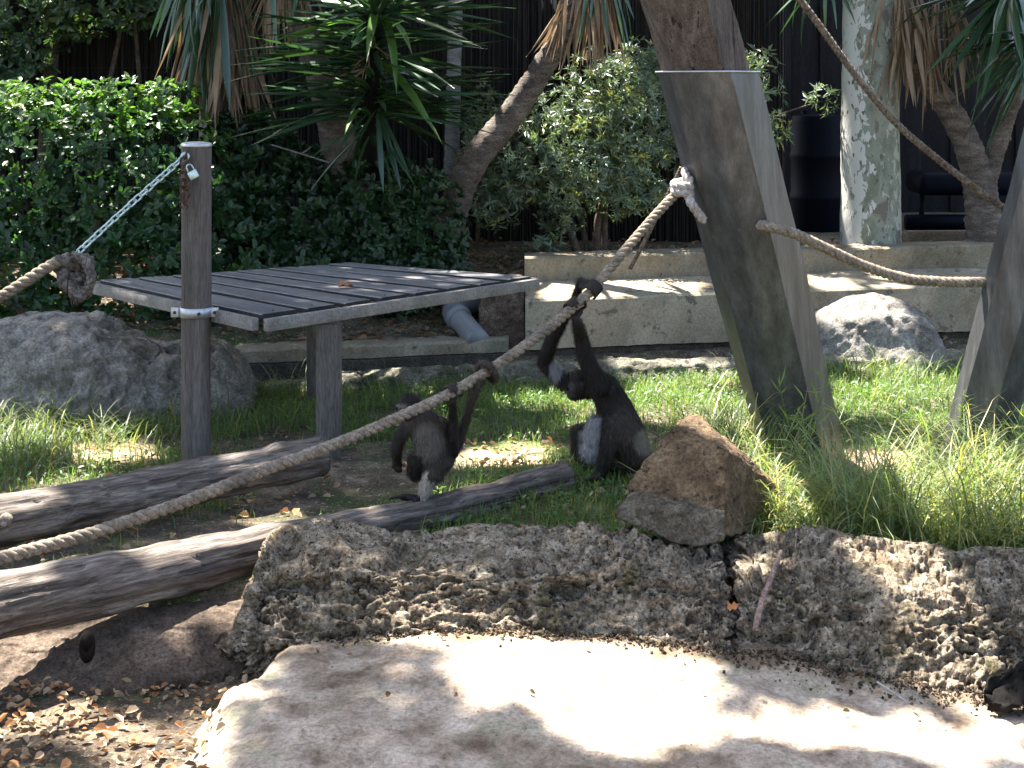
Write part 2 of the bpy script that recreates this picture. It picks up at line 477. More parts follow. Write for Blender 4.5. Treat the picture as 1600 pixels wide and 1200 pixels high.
def plane_bark():
    m, nt, b = new_mat('plane_bark')
    v = coords(nt, (1, 1, .55))
    n1 = noise_t(nt, v, 9, 5, .6, .6)
    c = ramp(nt, n1, [(.36, (.135, .145, .105)), (.47, (.20, .215, .165)), (.55, (.215, .23, .18)), (.60, (.13, .115, .09))])
    n2 = noise_t(nt, v, 20, 4, .6, .5)
    
    # paler patches, mostly towards one flank of the stem
    sx = nt.nodes.new('ShaderNodeSeparateXYZ'); tc = nt.nodes.new('ShaderNodeTexCoord'); nt.links.new(tc.outputs['Object'], sx.inputs[0])
    ma = nnode(nt, 'ShaderNodeMath', operation='MULTIPLY_ADD'); nt.links.new(sx.outputs[0], ma.inputs[0]); ma.inputs[1].default_value = -1.5
    nt.links.new(n2, ma.inputs[2])
    f3 = ramp(nt, ma.outputs[0], [(.64, (0, 0, 0)), (.66, (1, 1, 1))])
    mb = nnode(nt, 'ShaderNodeMath', operation='MULTIPLY_ADD'); nt.links.new(sx.outputs[0], mb.inputs[0]); mb.inputs[1].default_value = .75
    nt.links.new(n2, mb.inputs[2]); f2 = ramp(nt, mb.outputs[0], [(.63, (0, 0, 0)), (.65, (1, 1, 1))])
    c = mixc(nt, f2, c, (.34, .35, .28)); c = mixc(nt, f3, c, (.47, .47, .43))
    n3 = noise_t(nt, v, 26, 3, .5)
    f4 = ramp(nt, n3, [(.64, (0, 0, 0)), (.66, (1, 1, 1))]); c = mixc(nt, f4, c, (.10, .095, .07))
    nt.links.new(c, b.inputs['Base Color']); b.inputs['Roughness'].default_value = .85
    bump(nt, b, n2, .35, .008); bump(nt, b, n3, .3, .006)
    return m


M['plane_bark'] = plane_bark()

# ------------------------------------------------------------------ terrain
def wall_line(X):
    return 9.40 + 0.26 * (np.asarray(X, float) - 0.08)


def ground_z(X, Y):
    X = np.asarray(X, float); Y = np.asarray(Y, float)
    p = np.stack([X, Y, np.zeros_like(X)], -1)
    z = 0.035 * fbm(p * 1.3, 3, 5) + 0.012 * fbm(p * 6, 3, 9)
    z = z + 0.05 * np.exp(-(((X - .4) / .45) ** 2 + ((Y - 6.45) / .4) ** 2))
    d = Y - wall_line(X)
    left = sstep(.15, -.35, X)
    ramp_l = .13 + (.47 - .13) * sstep(.12, 1.3, d)
    ramp_r = .47 * np.ones_like(X)
    up = np.where(d > .09, 1.0, 0.0) * left * ramp_l + sstep(.58, .66, d) * (1 - left) * ramp_r
    gut = -.05 * sstep(-.75, -.55, d) * sstep(.0, -.1, d)
    front = sstep(5.14, 4.96, Y)
    z = z * (1 - sstep(-.3, 0.2, d) * .5) + up + gut - .20 * front
    return z


ax = np.concatenate([[-400, -150, -60, -25, -12, -8], np.arange(-5.2, 5.2, .04), [8, 12, 25, 60, 150, 400]])
ay = np.concatenate([[-400, -100, -30, -10, -3, 0, 1.5, 2.5], np.arange(3.2, 13, .04), [14, 15, 17, 22, 40, 100, 400]])
GX, GY = np.meshgrid(ax, ay, indexing='ij')
GZ = ground_z(GX, GY)
far = (np.abs(GX) > 60) | (np.abs(GY) > 60)
GZ[far] = .4
SUN_SAND = [(0.0, 775, 712, 100, 26), (0, 1390, 722, 95, 22), (0, 170, 706, 95, 18), (0, 1175, 712, 40, 16)]  # pale sandy ground with the sun patches painted into its colour
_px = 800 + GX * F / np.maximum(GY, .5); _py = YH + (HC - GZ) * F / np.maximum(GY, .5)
sun_sand = np.zeros_like(GX)
for _, cx, cy, rx, ry in SUN_SAND:
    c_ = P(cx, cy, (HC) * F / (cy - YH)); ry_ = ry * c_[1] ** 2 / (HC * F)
    sun_sand = np.maximum(sun_sand, sstep(1.3, .6, np.sqrt(((GX - c_[0]) / (rx * c_[1] / F)) ** 2 + ((GY - c_[1]) / ry_) ** 2) + .4 * fbm(np.stack([GX * 5, GY * 5, 0 * GX], -1), 3, 701)))
gcol = 1 + sun_sand.reshape(-1, 1) * np.array([[2.4, 2.2, 2.0]])
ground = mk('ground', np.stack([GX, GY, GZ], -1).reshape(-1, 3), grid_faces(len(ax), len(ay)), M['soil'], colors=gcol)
tag(ground, 'brown soil floor of the enclosure between the grass', 'ground', kind='structure')


# ------------------------------------------------------------------ rock builder: a long lump swept along x, traced in metres
def rock_sweep(name, label, cat, ctrl, mat, back=.35, bulge=.05, du=.0042, nv=210, disp=None, drop=.12, shoulder=None, kind=None, backz=None, tintf=None):
    """ctrl rows: px, crest_y, crest_D, base_y, base_D"""
    ctrl = np.array(ctrl, float)
    crest = np.array([P(r[0], r[1], r[2]) for r in ctrl]); base = np.array([P(r[0], r[3], r[4]) for r in ctrl])
    L = abs(crest[-1, 0] - crest[0, 0]); nu = max(30, int(L / du))
    cr = catmull(crest, nu); ba = catmull(base, nu)
    h = cr[:, 2] - ba[:, 2]
    bz = (cr[:, 2] - np.maximum(h * .6, .05)) if backz is None else np.full(nu, backz)
    prof = [np.stack([cr[:, 0], cr[:, 1] + back, bz - .06], -1),
            np.stack([cr[:, 0], cr[:, 1] + back * .85, bz * .35 + cr[:, 2] * .65 - .01], -1),
            np.stack([cr[:, 0], cr[:, 1] + back * .4, cr[:, 2] + .004], -1),
            cr,
            cr * .72 + ba * .28 + np.stack([0 * h, -bulge - .1 * h, .10 * h], -1),
            cr * .42 + ba * .58 + np.stack([0 * h, -bulge * .9 + 0 * h, .03 * h], -1),
            ba + np.stack([0 * h, 0 * h, 0 * h], -1),
            ba + np.stack([0 * h, .02 + 0 * h, -drop + 0 * h], -1)]
    if shoulder:
        k_ = np.clip(h / h.max(), 0, 1)[:, None]
        prof[4] = cr * .80 + ba * .20 + np.array([0, -shoulder[0], shoulder[1]]) * k_
        prof[5] = cr * .45 + ba * .55 + np.array([0, -shoulder[0] * .75, 0]) * k_
    prof = np.stack(prof, 1)                                   # nu, 8, 3
    t = np.linspace(0, 7, nv)
    Q = np.concatenate([2 * prof[:, :1] - prof[:, 1:2], prof, 2 * prof[:, -1:] - prof[:, -2:-1]], 1)
    i = np.clip(t.astype(int), 0, 6); f = (t - i)[None, :, None]
    a, b, c, d = Q[:, i], Q[:, i + 1], Q[:, i + 2], Q[:, i + 3]
    S = 0.5 * (2 * b + (c - a) * f + (2 * a - 5 * b + 4 * c - d) * f ** 2 + (3 * b - a - 3 * c + d) * f ** 3)
    du_ = np.gradient(S, axis=0); dv_ = np.gradient(S, axis=1)
    N = np.cross(dv_, du_); N /= np.linalg.norm(N, axis=-1, keepdims=True) + 1e-9
    if N[nu // 2, nv // 2, 1] > 0: N = -N
    off = disp(S)
    V = S + N * off[..., None]
    og = P(*[ctrl[len(ctrl) // 2, k] for k in (0, 3, 4)])
    cols = None
    if tintf is not None: cols = tintf(V, off).reshape(-1, 3)
    o = mk(name, V.reshape(-1, 3), grid_faces(nu, nv)[:, ::-1], mat, None, og, True, cols)
    tag(o, label, cat, kind=kind)
    return o


def pitted(S):
    S = S + .010 * np.stack([fbm(S * 18, 2, 1), fbm(S * 18, 2, 2), fbm(S * 18, 2, 4)], -1)
    d = .026 * fbm(S * 3.0, 3, 3) + .014 * fbm(S * np.array([9., 9., 14.]), 4, 11)
    rough_ = np.clip(.75 + 1.5 * fbm(S * np.array([3.2, 3.2, 5.]), 3, 13), .12, 1.25)
    strata = np.abs(fbm(S * np.array([2.5, 2.5, 11.]), 3, 15)); d += .016 * (sstep(.0, .22, strata) - .8)
    d += .006 * fbm(S * np.array([30., 30., 52.]), 3, 23)
    pit = sstep(.60, .68, vnoise(S * np.array([24., 24., 60.]), 31)); d -= .030 * pit * rough_
    pit2 = sstep(.58, .66, vnoise(S * np.array([44., 44., 95.]), 37)); d -= .024 * pit2 * rough_
    d -= .011 * rough_ * sstep(.55, .65, vnoise(S * np.array([90., 90., 160.]), 39))
    big = sstep(.70, .78, vnoise(S * np.array([6., 6., 15.]), 41)); d -= .045 * big
    return d


def ridge_tint(V, off):
    p = V * 6
    n = fbm(p, 4, 77)
    warm = np.array([1.08, 1.0, .90]); cool = np.array([.92, .96, .92])
    t = (n * .5 + .5)[..., None]
    return warm * t + cool * (1 - t)


rock_sweep('rough_rock_ridge', 'long pitted grey-brown rock ridge under the brown boulder, left of the crack', 'rock ridge', [
    (352, 1020, 4.86, 1016, 4.84), (366, 982, 4.92, 1014, 4.80), (384, 919, 4.98, 1012, 4.78), (408, 868, 5.04, 1010, 4.76), (440, 846, 5.08, 1008, 4.75),
    (500, 826, 5.08, 1004, 4.75), (570, 840, 5.07, 1002, 4.75), (700, 840, 5.06, 1002, 4.74), (860, 840, 5.05, 1008, 4.72), (960, 829, 5.05, 1012, 4.70),
    (1020, 852, 5.04, 1018, 4.68), (1090, 866, 5.03, 1035, 4.65), (1128, 864, 5.03, 1050, 4.62), (1142, 904, 5.05, 1056, 4.66)],
    M['ridge'], back=.30, disp=pitted, tintf=ridge_tint, backz=-.02)
rock_sweep('rough_rock_ridge', 'long pitted rock ridge below the tall grass, right of the crack', 'rock ridge', [
    (1136, 914, 5.06, 1054, 4.68), (1150, 864, 5.04, 1058, 4.62), (1190, 850, 5.02, 1066, 4.60), (1240, 846, 5.00, 1078, 4.57), (1320, 860, 4.98, 1092, 4.54), (1400, 870, 4.97, 1102, 4.52),
    (1480, 878, 4.96, 1118, 4.49), (1600, 886, 4.93, 1140, 4.45), (1720, 894, 4.90, 1165, 4.40), (1860, 904, 4.85, 1195, 4.34)],
    M['ridge'], back=.34, disp=lambda S: pitted(S + 7.3), tintf=ridge_tint, backz=-.02)


def soft_rough(S):
    d = .05 * fbm(S * 2.6, 4, 53) + .016 * fbm(S * 9, 4, 57)
    d -= .012 * sstep(.55, .75, vnoise(S * 28, 61))
    return d


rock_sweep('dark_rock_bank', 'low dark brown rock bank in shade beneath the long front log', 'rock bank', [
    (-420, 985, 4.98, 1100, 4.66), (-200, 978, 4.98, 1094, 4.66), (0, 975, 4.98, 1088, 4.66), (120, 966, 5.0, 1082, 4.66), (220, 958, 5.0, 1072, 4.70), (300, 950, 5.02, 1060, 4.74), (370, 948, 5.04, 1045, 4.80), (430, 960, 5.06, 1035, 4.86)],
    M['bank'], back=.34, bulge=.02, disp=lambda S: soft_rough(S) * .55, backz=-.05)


# pale smooth rock slab in the foreground
def slab_z(X, Y):
    p = np.stack([X, Y, 0 * X], -1)
    base_line = np.interp(X, [-1.2, -.8, -.2, .4, .9, 1.6, 2.4], [4.86, 4.82, 4.76, 4.70, 4.62, 4.48, 4.35])
    zb = np.interp(X, [-1.2, -.8, -.2, .4, .9, 1.6, 2.4], [-.085, -.075, -.065, -.08, -.12, -.20, -.27])
    t = np.clip(base_line - Y, -.3, 3)
    z = zb + .012 - .035 * np.maximum(t, 0) ** 1.2 - .05 * sstep(.5, 1.6, t)
    z += .030 * fbm(p * 1.7, 3, 71) + .020 * fbm(p * 5, 4, 73) + .009 * fbm(p * 20, 3, 79) + .003 * fbm(p * 70, 2, 80)
    edge = np.interp(Y, [2.5, 3.6, 4.0, 4.3, 4.6, 4.75, 5.0], [-1.05, -.98, -.955, -.93, -.86, -.80, -.72]) + .02 * fbm(p * 5, 3, 83)
    z -= .26 * sstep(.20, -.16, X - edge + .05 * fbm(p * 9, 3, 85)) 
    return z


sx_ = np.arange(-1.25, 2.6, .009); sy_ = np.arange(3.2, 5.0, .009)
SX, SY = np.meshgrid(sx_, sy_, indexing='ij')
def slab_dirt(X, Y):
    p = np.stack([X, Y, 0 * X], -1)
    bl = np.interp(X, [-1.2, -.8, -.2, .4, .9, 1.6, 2.4], [4.86, 4.82, 4.76, 4.70, 4.62, 4.48, 4.35])
    t = bl - Y
    wd = np.interp(X, [-1.2, -.5, .3, .7, 2.0], [.22, .15, .05, .16, .16])
    dirt = sstep(wd, wd * .2, t + .10 * fbm(p * 7, 4, 601) + .05 * fbm(p * 30, 3, 603))
    edge = np.interp(Y, [2.5, 3.6, 4.0, 4.3, 4.6, 4.75, 5.0], [-1.05, -.98, -.955, -.93, -.86, -.80, -.72])
    side = sstep(.13, .02, X - edge + .06 * fbm(p * 8, 3, 607))
    st = sstep(.05, .45, fbm(p * np.array([4., 4., 1.]), 5, 611)) * 1.0
    m = np.maximum(np.maximum(dirt * .8, side * .65), st * .5)[..., None]
    return (1 - m) * np.ones(3) + m * np.array([.42, .36, .27])


slab = mk('pale_rock_slab', np.stack([SX, SY, slab_z(SX, SY)], -1).reshape(-1, 3), grid_faces(len(sx_), len(sy_)), M['slab'], colors=slab_dirt(SX, SY).reshape(-1, 3))
tag(slab, 'smooth pale rock slab sloping down along the bottom of the photo', 'rock slab')

# angular brown boulder on the ridge
def hull_rock(pts, cuts, amp, freq, seed, bev=.008):
    bm = bmesh.new()
    for p in pts: bm.verts.new(p)
    r = bmesh.ops.convex_hull(bm, input=bm.verts)
    bmesh.ops.delete(bm, geom=[g for g in r['geom_interior'] if isinstance(g, bmesh.types.BMVert)], context='VERTS')
    bmesh.ops.dissolve_limit(bm, angle_limit=math.radians(3), verts=bm.verts, edges=bm.edges)
    bmesh.ops.bevel(bm, geom=list(bm.edges), offset=bev, segments=2, affect='EDGES', profile=.6)
    bmesh.ops.triangulate(bm, faces=bm.faces)
    for k in range(cuts):
        es = [e for e in bm.edges if e.calc_length() > .014]
        if not es: break
        bmesh.ops.subdivide_edges(bm, edges=es, cuts=1, use_grid_fill=True)
        bmesh.ops.triangulate(bm, faces=bm.faces)
    bm.normal_update()
    co = np.array([v.co[:] for v in bm.verts]); no = np.array([v.normal[:] for v in bm.verts])
    d = amp * fbm(co * freq, 4, seed) + amp * .5 * fbm(co * freq * 4, 3, seed + 5)
    co = co + no * d[:, None]
    for v, c in zip(bm.verts, co): v.co = c
    return from_bm(bm)


bb = empty('brown_boulder', P(1085, 842, 5.3), 'angular rusty brown boulder with a peaked top perched on the rock ridge', 'boulder')
up_pts = [P(1055, 664, 5.34), P(1078, 648, 5.46), P(1094, 652, 5.46), P(1008, 722, 5.26), P(986, 750, 5.24), P(984, 764, 5.22), P(1040, 786, 5.17), P(1130, 800, 5.12),
          P(1138, 706, 5.22), P(1164, 712, 5.55), P(1228, 772, 5.85), P(1224, 826, 5.80), P(1128, 838, 5.12), P(1060, 835, 5.2), P(1010, 800, 5.3),
          P(1180, 760, 5.75), P(1060, 700, 5.75), P(1010, 760, 5.7), P(1150, 810, 5.8)]
V, fs = hull_rock(up_pts, 6, .013, 14, 91, .002)
mk('upper_block', V, fs, M['boulder_brown'], bb, sharp=40)
lo_pts = [P(963, 792, 5.16), P(985, 767, 5.22), P(1040, 784, 5.13), P(1132, 800, 5.085), P(1130, 842, 5.06), P(1088, 852, 5.06), P(1050, 846, 5.07), P(1012, 826, 5.10), P(964, 808, 5.15), P(1060, 800, 5.08), P(1000, 800, 5.45), P(1120, 840, 5.4), P(1120, 790, 5.4)]
V, fs = hull_rock(lo_pts, 6, .013, 16, 97, .002)
mk('lower_layer', V, fs, M['boulder_layer'], bb, sharp=40)

rock_sweep('grey_boulder', 'big flat-topped grey boulder standing in grass behind the post', 'boulder', [
    (-330, 622, 7.9, 650, 7.65), (-260, 532, 7.9, 655, 7.55), (-120, 512, 7.9, 658, 7.5), (0, 506, 7.9, 660, 7.5), (80, 502, 7.9, 662, 7.5), (150, 503, 7.9, 662, 7.5), (200, 520, 7.9, 660, 7.5), (240, 538, 7.9, 655, 7.55),
    (300, 536, 7.95, 650, 7.6), (345, 544, 7.95, 645, 7.65), (372, 567, 7.95, 640, 7.7), (388, 602, 7.95, 632, 7.75), (396, 642, 7.95, 630, 7.85)],
    M['boulder_grey'], back=.45, shoulder=(.16, .035), bulge=.03, du=.009, nv=150, disp=lambda S: .03 * fbm(S * 2.2, 4, 103) + .026 * fbm(S * 8, 4, 107) - .02 * sstep(.55, .7, vnoise(S * 20, 109)) + .012 * fbm(S * 24, 3, 111) - .012 * sstep(.02, .0, np.abs(fbm(S * 3.1, 3, 115)) - .012), backz=-.02)
rock_sweep('grey_boulder', 'rounded grey boulder with a sunlit top in front of the concrete wall', 'boulder', [
    (1250, 571, 9.1, 578, 9.0), (1264, 531, 9.15, 580, 8.95), (1285, 493, 9.2, 582, 8.92), (1325, 471, 9.25, 584, 8.9), (1365, 466, 9.25, 584, 8.9), (1405, 477, 9.25, 582, 8.9), (1445, 493, 9.22, 580, 8.92), (1470, 526, 9.2, 576, 8.95), (1490, 556, 9.15, 572, 9.0), (1500, 573, 9.1, 570, 9.05)],
    M['boulder_grey'], back=.42, bulge=.03, du=.010, nv=80, disp=lambda S: .035 * fbm(S * 3.5, 4, 113) + .018 * fbm(S * 12, 4, 117) - .012 * sstep(.55, .7, vnoise(S * 30, 119)), backz=-.02)
rock_sweep('stone_edging', 'low mossy stone edging running across behind the two monkeys', 'stone edging', [
    (330, 612, 8.28, 640, 8.18), (420, 603, 8.30, 634, 8.20), (520, 590, 8.36, 626, 8.26), (620, 580, 8.45, 618, 8.35), (740, 573, 8.55, 610, 8.45), (860, 570, 8.62, 604, 8.52), (1000, 566, 8.72, 598, 8.62), (1150, 562, 8.82, 594, 8.72), (1350, 556, 8.98, 588, 8.88), (1600, 548, 9.15, 580, 9.05), (1800, 540, 9.3, 574, 9.2)],
    M['kerb'], back=.20, bulge=.0, du=.012, nv=44, disp=lambda S: .03 * fbm(S * 5, 4, 123) + .014 * fbm(S * 19, 3, 127) - .015 * sstep(.6, .75, vnoise(S * 26, 129)), backz=.0, drop=.06)
rock_sweep('rock_fragment', 'hollow black broken rock fragment lying at the foot of the ridge', 'rock', [
    (1545, 1085, 4.42, 1098, 4.38), (1558, 1062, 4.42, 1100, 4.37), (1585, 1048, 4.43, 1100, 4.36), (1620, 1040, 4.44, 1102, 4.35), (1650, 1060, 4.44, 1104, 4.36)],
    M['black'], back=.05, bulge=-.02, du=.006, nv=40, disp=lambda S: .022 * fbm(S * 22, 4, 133) - .02 * sstep(.5, .65, vnoise(S * 40, 134)), drop=.03)

# ------------------------------------------------------------------ concrete wall, kerb, pipe
def oblique_block(x0, x1, d0, d1, z0, z1f, z1b, seed=1, n=160, amp=1.0):
    """block along the wall line: from depth offset d0 (front) to d1 (back), top from z1f to z1b"""
    xs = np.linspace(x0, x1, n)
    prof = [(d0, z0), (d0, z1f - .012), (d0 + .012, z1f), (d0 * .66 + d1 * .34, z1f * .66 + z1b * .34), (d0 * .33 + d1 * .67, z1f * .33 + z1b * .67), (d1 - .012, z1b), (d1, z1b - .012), (d1, z0)]
    m = len(prof)
    V = np.zeros((n, m, 3))
    for k, (d, z) in enumerate(prof):
        V[:, k, 0] = xs; V[:, k, 1] = wall_line(xs) + d; V[:, k, 2] = z
    V[..., 1] += amp * (.006 * fbm(V * 5, 3, seed) + .004 * fbm(V * 30, 3, seed + 2)); V[..., 2] += amp * (.005 * fbm(V * 6, 3, seed + 9) + .004 * fbm(V * 28, 3, seed + 4))
    f = grid_faces(n, m)[:, ::-1]
    c0 = np.arange(m)[None]; c1 = ((n - 1) * m + np.arange(m))[None][:, ::-1]
    return V.reshape(-1, 3), [f, c0, c1]


wl = empty('concrete_wall', (1.5, wall_line(1.5), 0), 'long stepped beige concrete wall with a sloping ledge behind the monkeys', 'wall')
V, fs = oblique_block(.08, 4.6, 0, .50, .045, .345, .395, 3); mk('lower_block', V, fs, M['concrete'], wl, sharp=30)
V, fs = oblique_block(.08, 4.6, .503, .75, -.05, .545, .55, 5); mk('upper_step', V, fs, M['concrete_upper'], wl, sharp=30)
V, fs = oblique_block(.02, 4.6, .03, .47, -.12, .043, .043, 7); mk('dark_footing', V, fs, M['concrete_dark'], wl, sharp=30)
V, fs = hull_rock([(x_, y_ + wall_line(x_), z_) for x_, y_, z_ in ((-.20, .04, -.05), (.075, .03, -.05), (-.15, .06, .22), (-.19, .10, .40), (.07, .05, .33), (.07, .10, .44), (-.18, .5, .42), (.07, .5, .44), (-.2, .5, -.05), (.07, .5, -.05))], 5, .02, 11, 615, .004)
mk('broken_end', V, fs, M['bank'], wl)
kb = empty('low_kerb', (-1, wall_line(-1), 0), 'low pale concrete kerb running left from the grey pipe', 'kerb')
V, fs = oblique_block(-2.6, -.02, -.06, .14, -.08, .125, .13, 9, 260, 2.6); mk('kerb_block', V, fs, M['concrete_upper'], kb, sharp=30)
V, fs = oblique_block(-2.6, -.02, -.075, -.063, -.10, .05, .05, 12); mk('dark_footing', V, fs, M['concrete_dark'], kb, sharp=30)

pp = empty('grey_pipe', P(740, 530, 9.3), 'grey plastic drain pipe elbow pointing down beside the concrete wall', 'pipe')
a, b_ = P(706, 484, 9.62), P(748, 534, 9.28)
V, fs = tube(np.linspace(a, b_, 12), wpx(18, 9.4), 20); pipe_ = mk('pipe', V, fs, M['plastic_grey'], pp)
t_ = unit(b_ - a)
V, fs = tube(np.array([a + t_ * .06, a + t_ * .062, a + t_ * .13, a + t_ * .132]), [wpx(18, 9.4), wpx(21, 9.4), wpx(21, 9.4), wpx(18, 9.4)], 20); mk('collar', V, fs, M['plastic_grey'], pipe_)
V, fs = tube(catmull([P(702, 478, 9.66), P(716, 474, 9.72), P(745, 474, 9.85), P(790, 474, 10.0)], 16), wpx(18.5, 9.7), 18); mk('elbow', V, fs, M['plastic_grey'], pp)

# ------------------------------------------------------------------ logs
def log_obj(name, label, path, R, seed, knots=()):
    C = catmull(path, 150); Rr = catmull(np.array(R)[:, None], 150)[:, 0]
    e = empty(name, (C[75][0], C[75][1], C[75][2] - Rr[75]), label, 'log')
    def dsp(V, a, s):
        d = .010 * fbm(V * 4, 3, seed) + .004 * fbm(V * np.array([14., 14., 40.]), 3, seed + 3)
        crack = sstep(.60, .66, vnoise(np.stack([np.repeat(s[:, None] * 9, len(a), 1), np.repeat(a[None] * 4.2, len(s), 0), 0 * V[..., 0]], -1), seed + 5))
        return d + .008 * fbm(V * 9, 3, seed + 8) - .010 * crack
    V, fs = tube(C, Rr, 44, dsp, caps=False)
    hd = C[-1] - C[0]
    o = mk('bark', V, fs, M['log'], e, turn=math.atan2(hd[1], hd[0]))
    # object coordinates follow the log for the grain
    for end, sg in ((0, -1), (-1, 1)):
        T, N, B = frames(C)
        ring = np.linspace(0, 2 * np.pi, 24, endpoint=False)
        rr = np.array([1.0, .97, .6, .25])
        pts = [C[end] + T[end] * sg * (.004 + .006 * (1 - k)) + 0 for k in rr]
        Vc = np.array([[pts[i] + Rr[end] * k * 1.02 * (N[end] * math.cos(x) + B[end] * math.sin(x)) for x in ring] for i, k in enumerate(rr)]).reshape(-1, 3)
        Vc = np.vstack([Vc, C[end] + T[end] * sg * .012])
        i = np.arange(3)[:, None]; j = np.arange(24)[None]; j2 = (j + 1) % 24
        q = np.stack([i * 24 + j, i * 24 + j2, (i + 1) * 24 + j2, (i + 1) * 24 + j], -1).reshape(-1, 4)
        t3 = np.stack([np.full(24, 96), 72 + np.arange(24), 72 + (np.arange(24) + 1) % 24], -1)
        mk('cut_end', Vc, [q, t3], M['log_end'], e)
    for (x, y, D, r) in knots:
        c = P(x, y, D)
        V, fs = tube(np.array([c + [0, .03, 0], c + [0, .0, 0], c + [0, -.012, .002], c + [0, -.006, .002]]), [r, r, r * .75, r * .4], 14)
        mk('knot_hole', V, fs, M['log_end'], e)
    return e


log_obj('fallen_log', 'long sunlit grey log slanting up from the lower left, juvenile monkey standing on it',
        [P(-320, 1020, 4.25), P(0, 948, 4.70), P(200, 905, 4.98), P(420, 858, 5.31), P(640, 811, 5.70), P(760, 781, 5.93), P(880, 748, 6.20)],
        [.105, .102, .094, .080, .065, .066, .069], 141)
log_obj('fallen_log', 'thick dark log lying in front of the platform legs at the left edge',
        [P(-300, 880, 4.95), P(0, 815, 5.32), P(150, 786, 5.6), P(300, 754, 5.9), P(420, 729, 6.12), P(498, 713, 6.28)],
        [.09, .088, .088, .086, .084, .080], 151, knots=[(6, 815, 5.215, .022)])

# ------------------------------------------------------------------ posts and platform
def round_post(e, name, top, bot, r, mat, seed):
    C = np.linspace(bot, top, 40)
    def dsp(V, a, s):
        return .003 * fbm(V * np.array([6., 6., 3.]), 3, seed) - .004 * sstep(.66, .74, vnoise(np.stack([np.repeat(s[:, None] * 3, len(a), 1), np.repeat(a[None] * 3, len(s), 0), 0 * V[..., 0]], -1), seed))
    V, fs = tube(C, r, 26, dsp)
    return mk(name, V, fs, mat, e, sharp=50)


DP = 6.74
post_top, post_bot = P(307, 226, DP), P(307, 735, DP)
pe = empty('wooden_post', P(307, 723, DP), 'tall round wooden post with a metal cap beside the platform', 'post')
round_post(pe, 'shaft', post_top, post_bot, wpx(23.5, DP), M['post'], 161)
V, fs = lathe([(0.001, .014), (.03, .013), (.058, .009), (.066, .004), (.068, -.004), (.066, -.008)], post_top, 28)
mk('metal_cap', V, fs, M['galv'], pe)
# clamp collar
cz = P(307, 487, DP)[2]; pc = np.array([post_top[0], post_top[1], cz]); rc = wpx(23.5, DP)
V, fs = lathe([(rc + .001, -.020), (rc + .007, -.020), (rc + .0075, .0), (rc + .007, .020), (rc + .001, .020)], pc, 32)
cl = mk('clamp_collar', V, fs, M['galv'], pe)
for dx in (-.088, .082):
    V, fs = box(pc + [dx, -.02, 0], (.034, .010, .042), None, .003); mk('clamp_tab', V, fs, M['galv'], cl)
for dx, dy in ((-.088, -.027), (.082, -.027), (.025, -.072)):
    V, fs = tube(np.array([pc + [dx, dy + .006, 0], pc + [dx, dy - .006, 0]]), .007, 8); mk('bolt', V, fs, M['rusty'], cl)

# platform
Np, Lp, Fp, Rp = P(405, 489, 6.5), P(150, 434, 7.70), P(545, 406, 8.50), P(833, 429, 7.85)
ptz = Np[2]
for q in (Np, Lp, Fp, Rp): q[2] = ptz
ptz = .668
pl = empty('wooden_platform', (np.mean([Np[0], Rp[0]]), 6.9, 0), 'square grey board platform on legs clamped to the round post', 'platform')
def quad_pt(u, v):   # u along N->L , v along N->R
    return (Np * (1 - u) + Lp * u) * (1 - v) + (Rp * (1 - u) + Fp * u) * v
nb = 8
# boards run parallel to the near left edge direction seen in the photo: slots run from the left edge to the right edge
def slab_piece(q4, zt, zb, jit=0, nseg=10):
    """q4: four xy corners a,b (one long side) d,c (other side); subdivided along the length"""
    a, b, c, d = [np.asarray(x, float) for x in q4]
    t = np.linspace(0, 1, nseg)
    s1 = a[None] * (1 - t[:, None]) + b[None] * t[:, None]; s2 = d[None] * (1 - t[:, None]) + c[None] * t[:, None]
    rows = []
    bv = .004
    dirv = unit((d - a)[:2])
    for (S, sg, z) in ((s1, 0, zb), (s1, 0, zt - bv), (s1, 1, zt), (s2, -1, zt), (s2, 0, zt - bv), (s2, 0, zb)):
        R_ = S.copy(); R_[:, :2] += sg * dirv * bv; R_[:, 2] = z; rows.append(R_)
    V = np.stack(rows, 1)
    V[:, :, 2] += .003 * fbm(V * np.array([3., 3., 0]) + jit * 11.3, 2, 7)
    n, m = nseg, 6
    f = grid_faces(n, m)
    cl_ = np.stack([np.arange(n - 1) * m + 5, np.arange(1, n) * m + 5, np.arange(1, n) * m, np.arange(n - 1) * m], -1)
    return V.reshape(-1, 3), [f, cl_, np.arange(m)[None], ((n - 1) * m + np.arange(m))[None][:, ::-1]]


for k in range(nb):
    # boards run from the left-back edge (N-L side) across to the R-F side, stacked from the near corner N..L
    u0 = (k + .0) / nb; u1 = (k + 1.0) / nb
    g = .018 if k else .0
    # strip between lines u=u0 and u=u1 in the N->L direction would be parallel to N-R; photo slots run from upper left to lower right (parallel to N-L)
    v0, v1 = u0 + .012 + g, u1 - .004
    a = quad_pt(.005 + .004 * random.random(), v0); b = quad_pt(.995 - .012 * random.random(), v0); c = quad_pt(.995 - .012 * random.random(), v1); d = quad_pt(.005 + .006 * random.random(), v1)
    V, fs = slab_piece((a, b, c, d), ptz + random.uniform(-.0025, .0025), ptz - .022, k)
    hd = b - a
    bo = mk('board', V, fs, M['board'], pl, sharp=30, turn=math.atan2(hd[1], hd[0]))
    bo.data.materials.append(M['board_gap_shade'])                  # board sides painted near-black for the shade in the gaps
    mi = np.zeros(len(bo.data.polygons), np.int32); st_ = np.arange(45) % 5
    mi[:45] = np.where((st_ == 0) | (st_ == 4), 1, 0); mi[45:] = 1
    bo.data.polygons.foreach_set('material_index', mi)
ctr = (Np + Lp + Fp + Rp) / 4
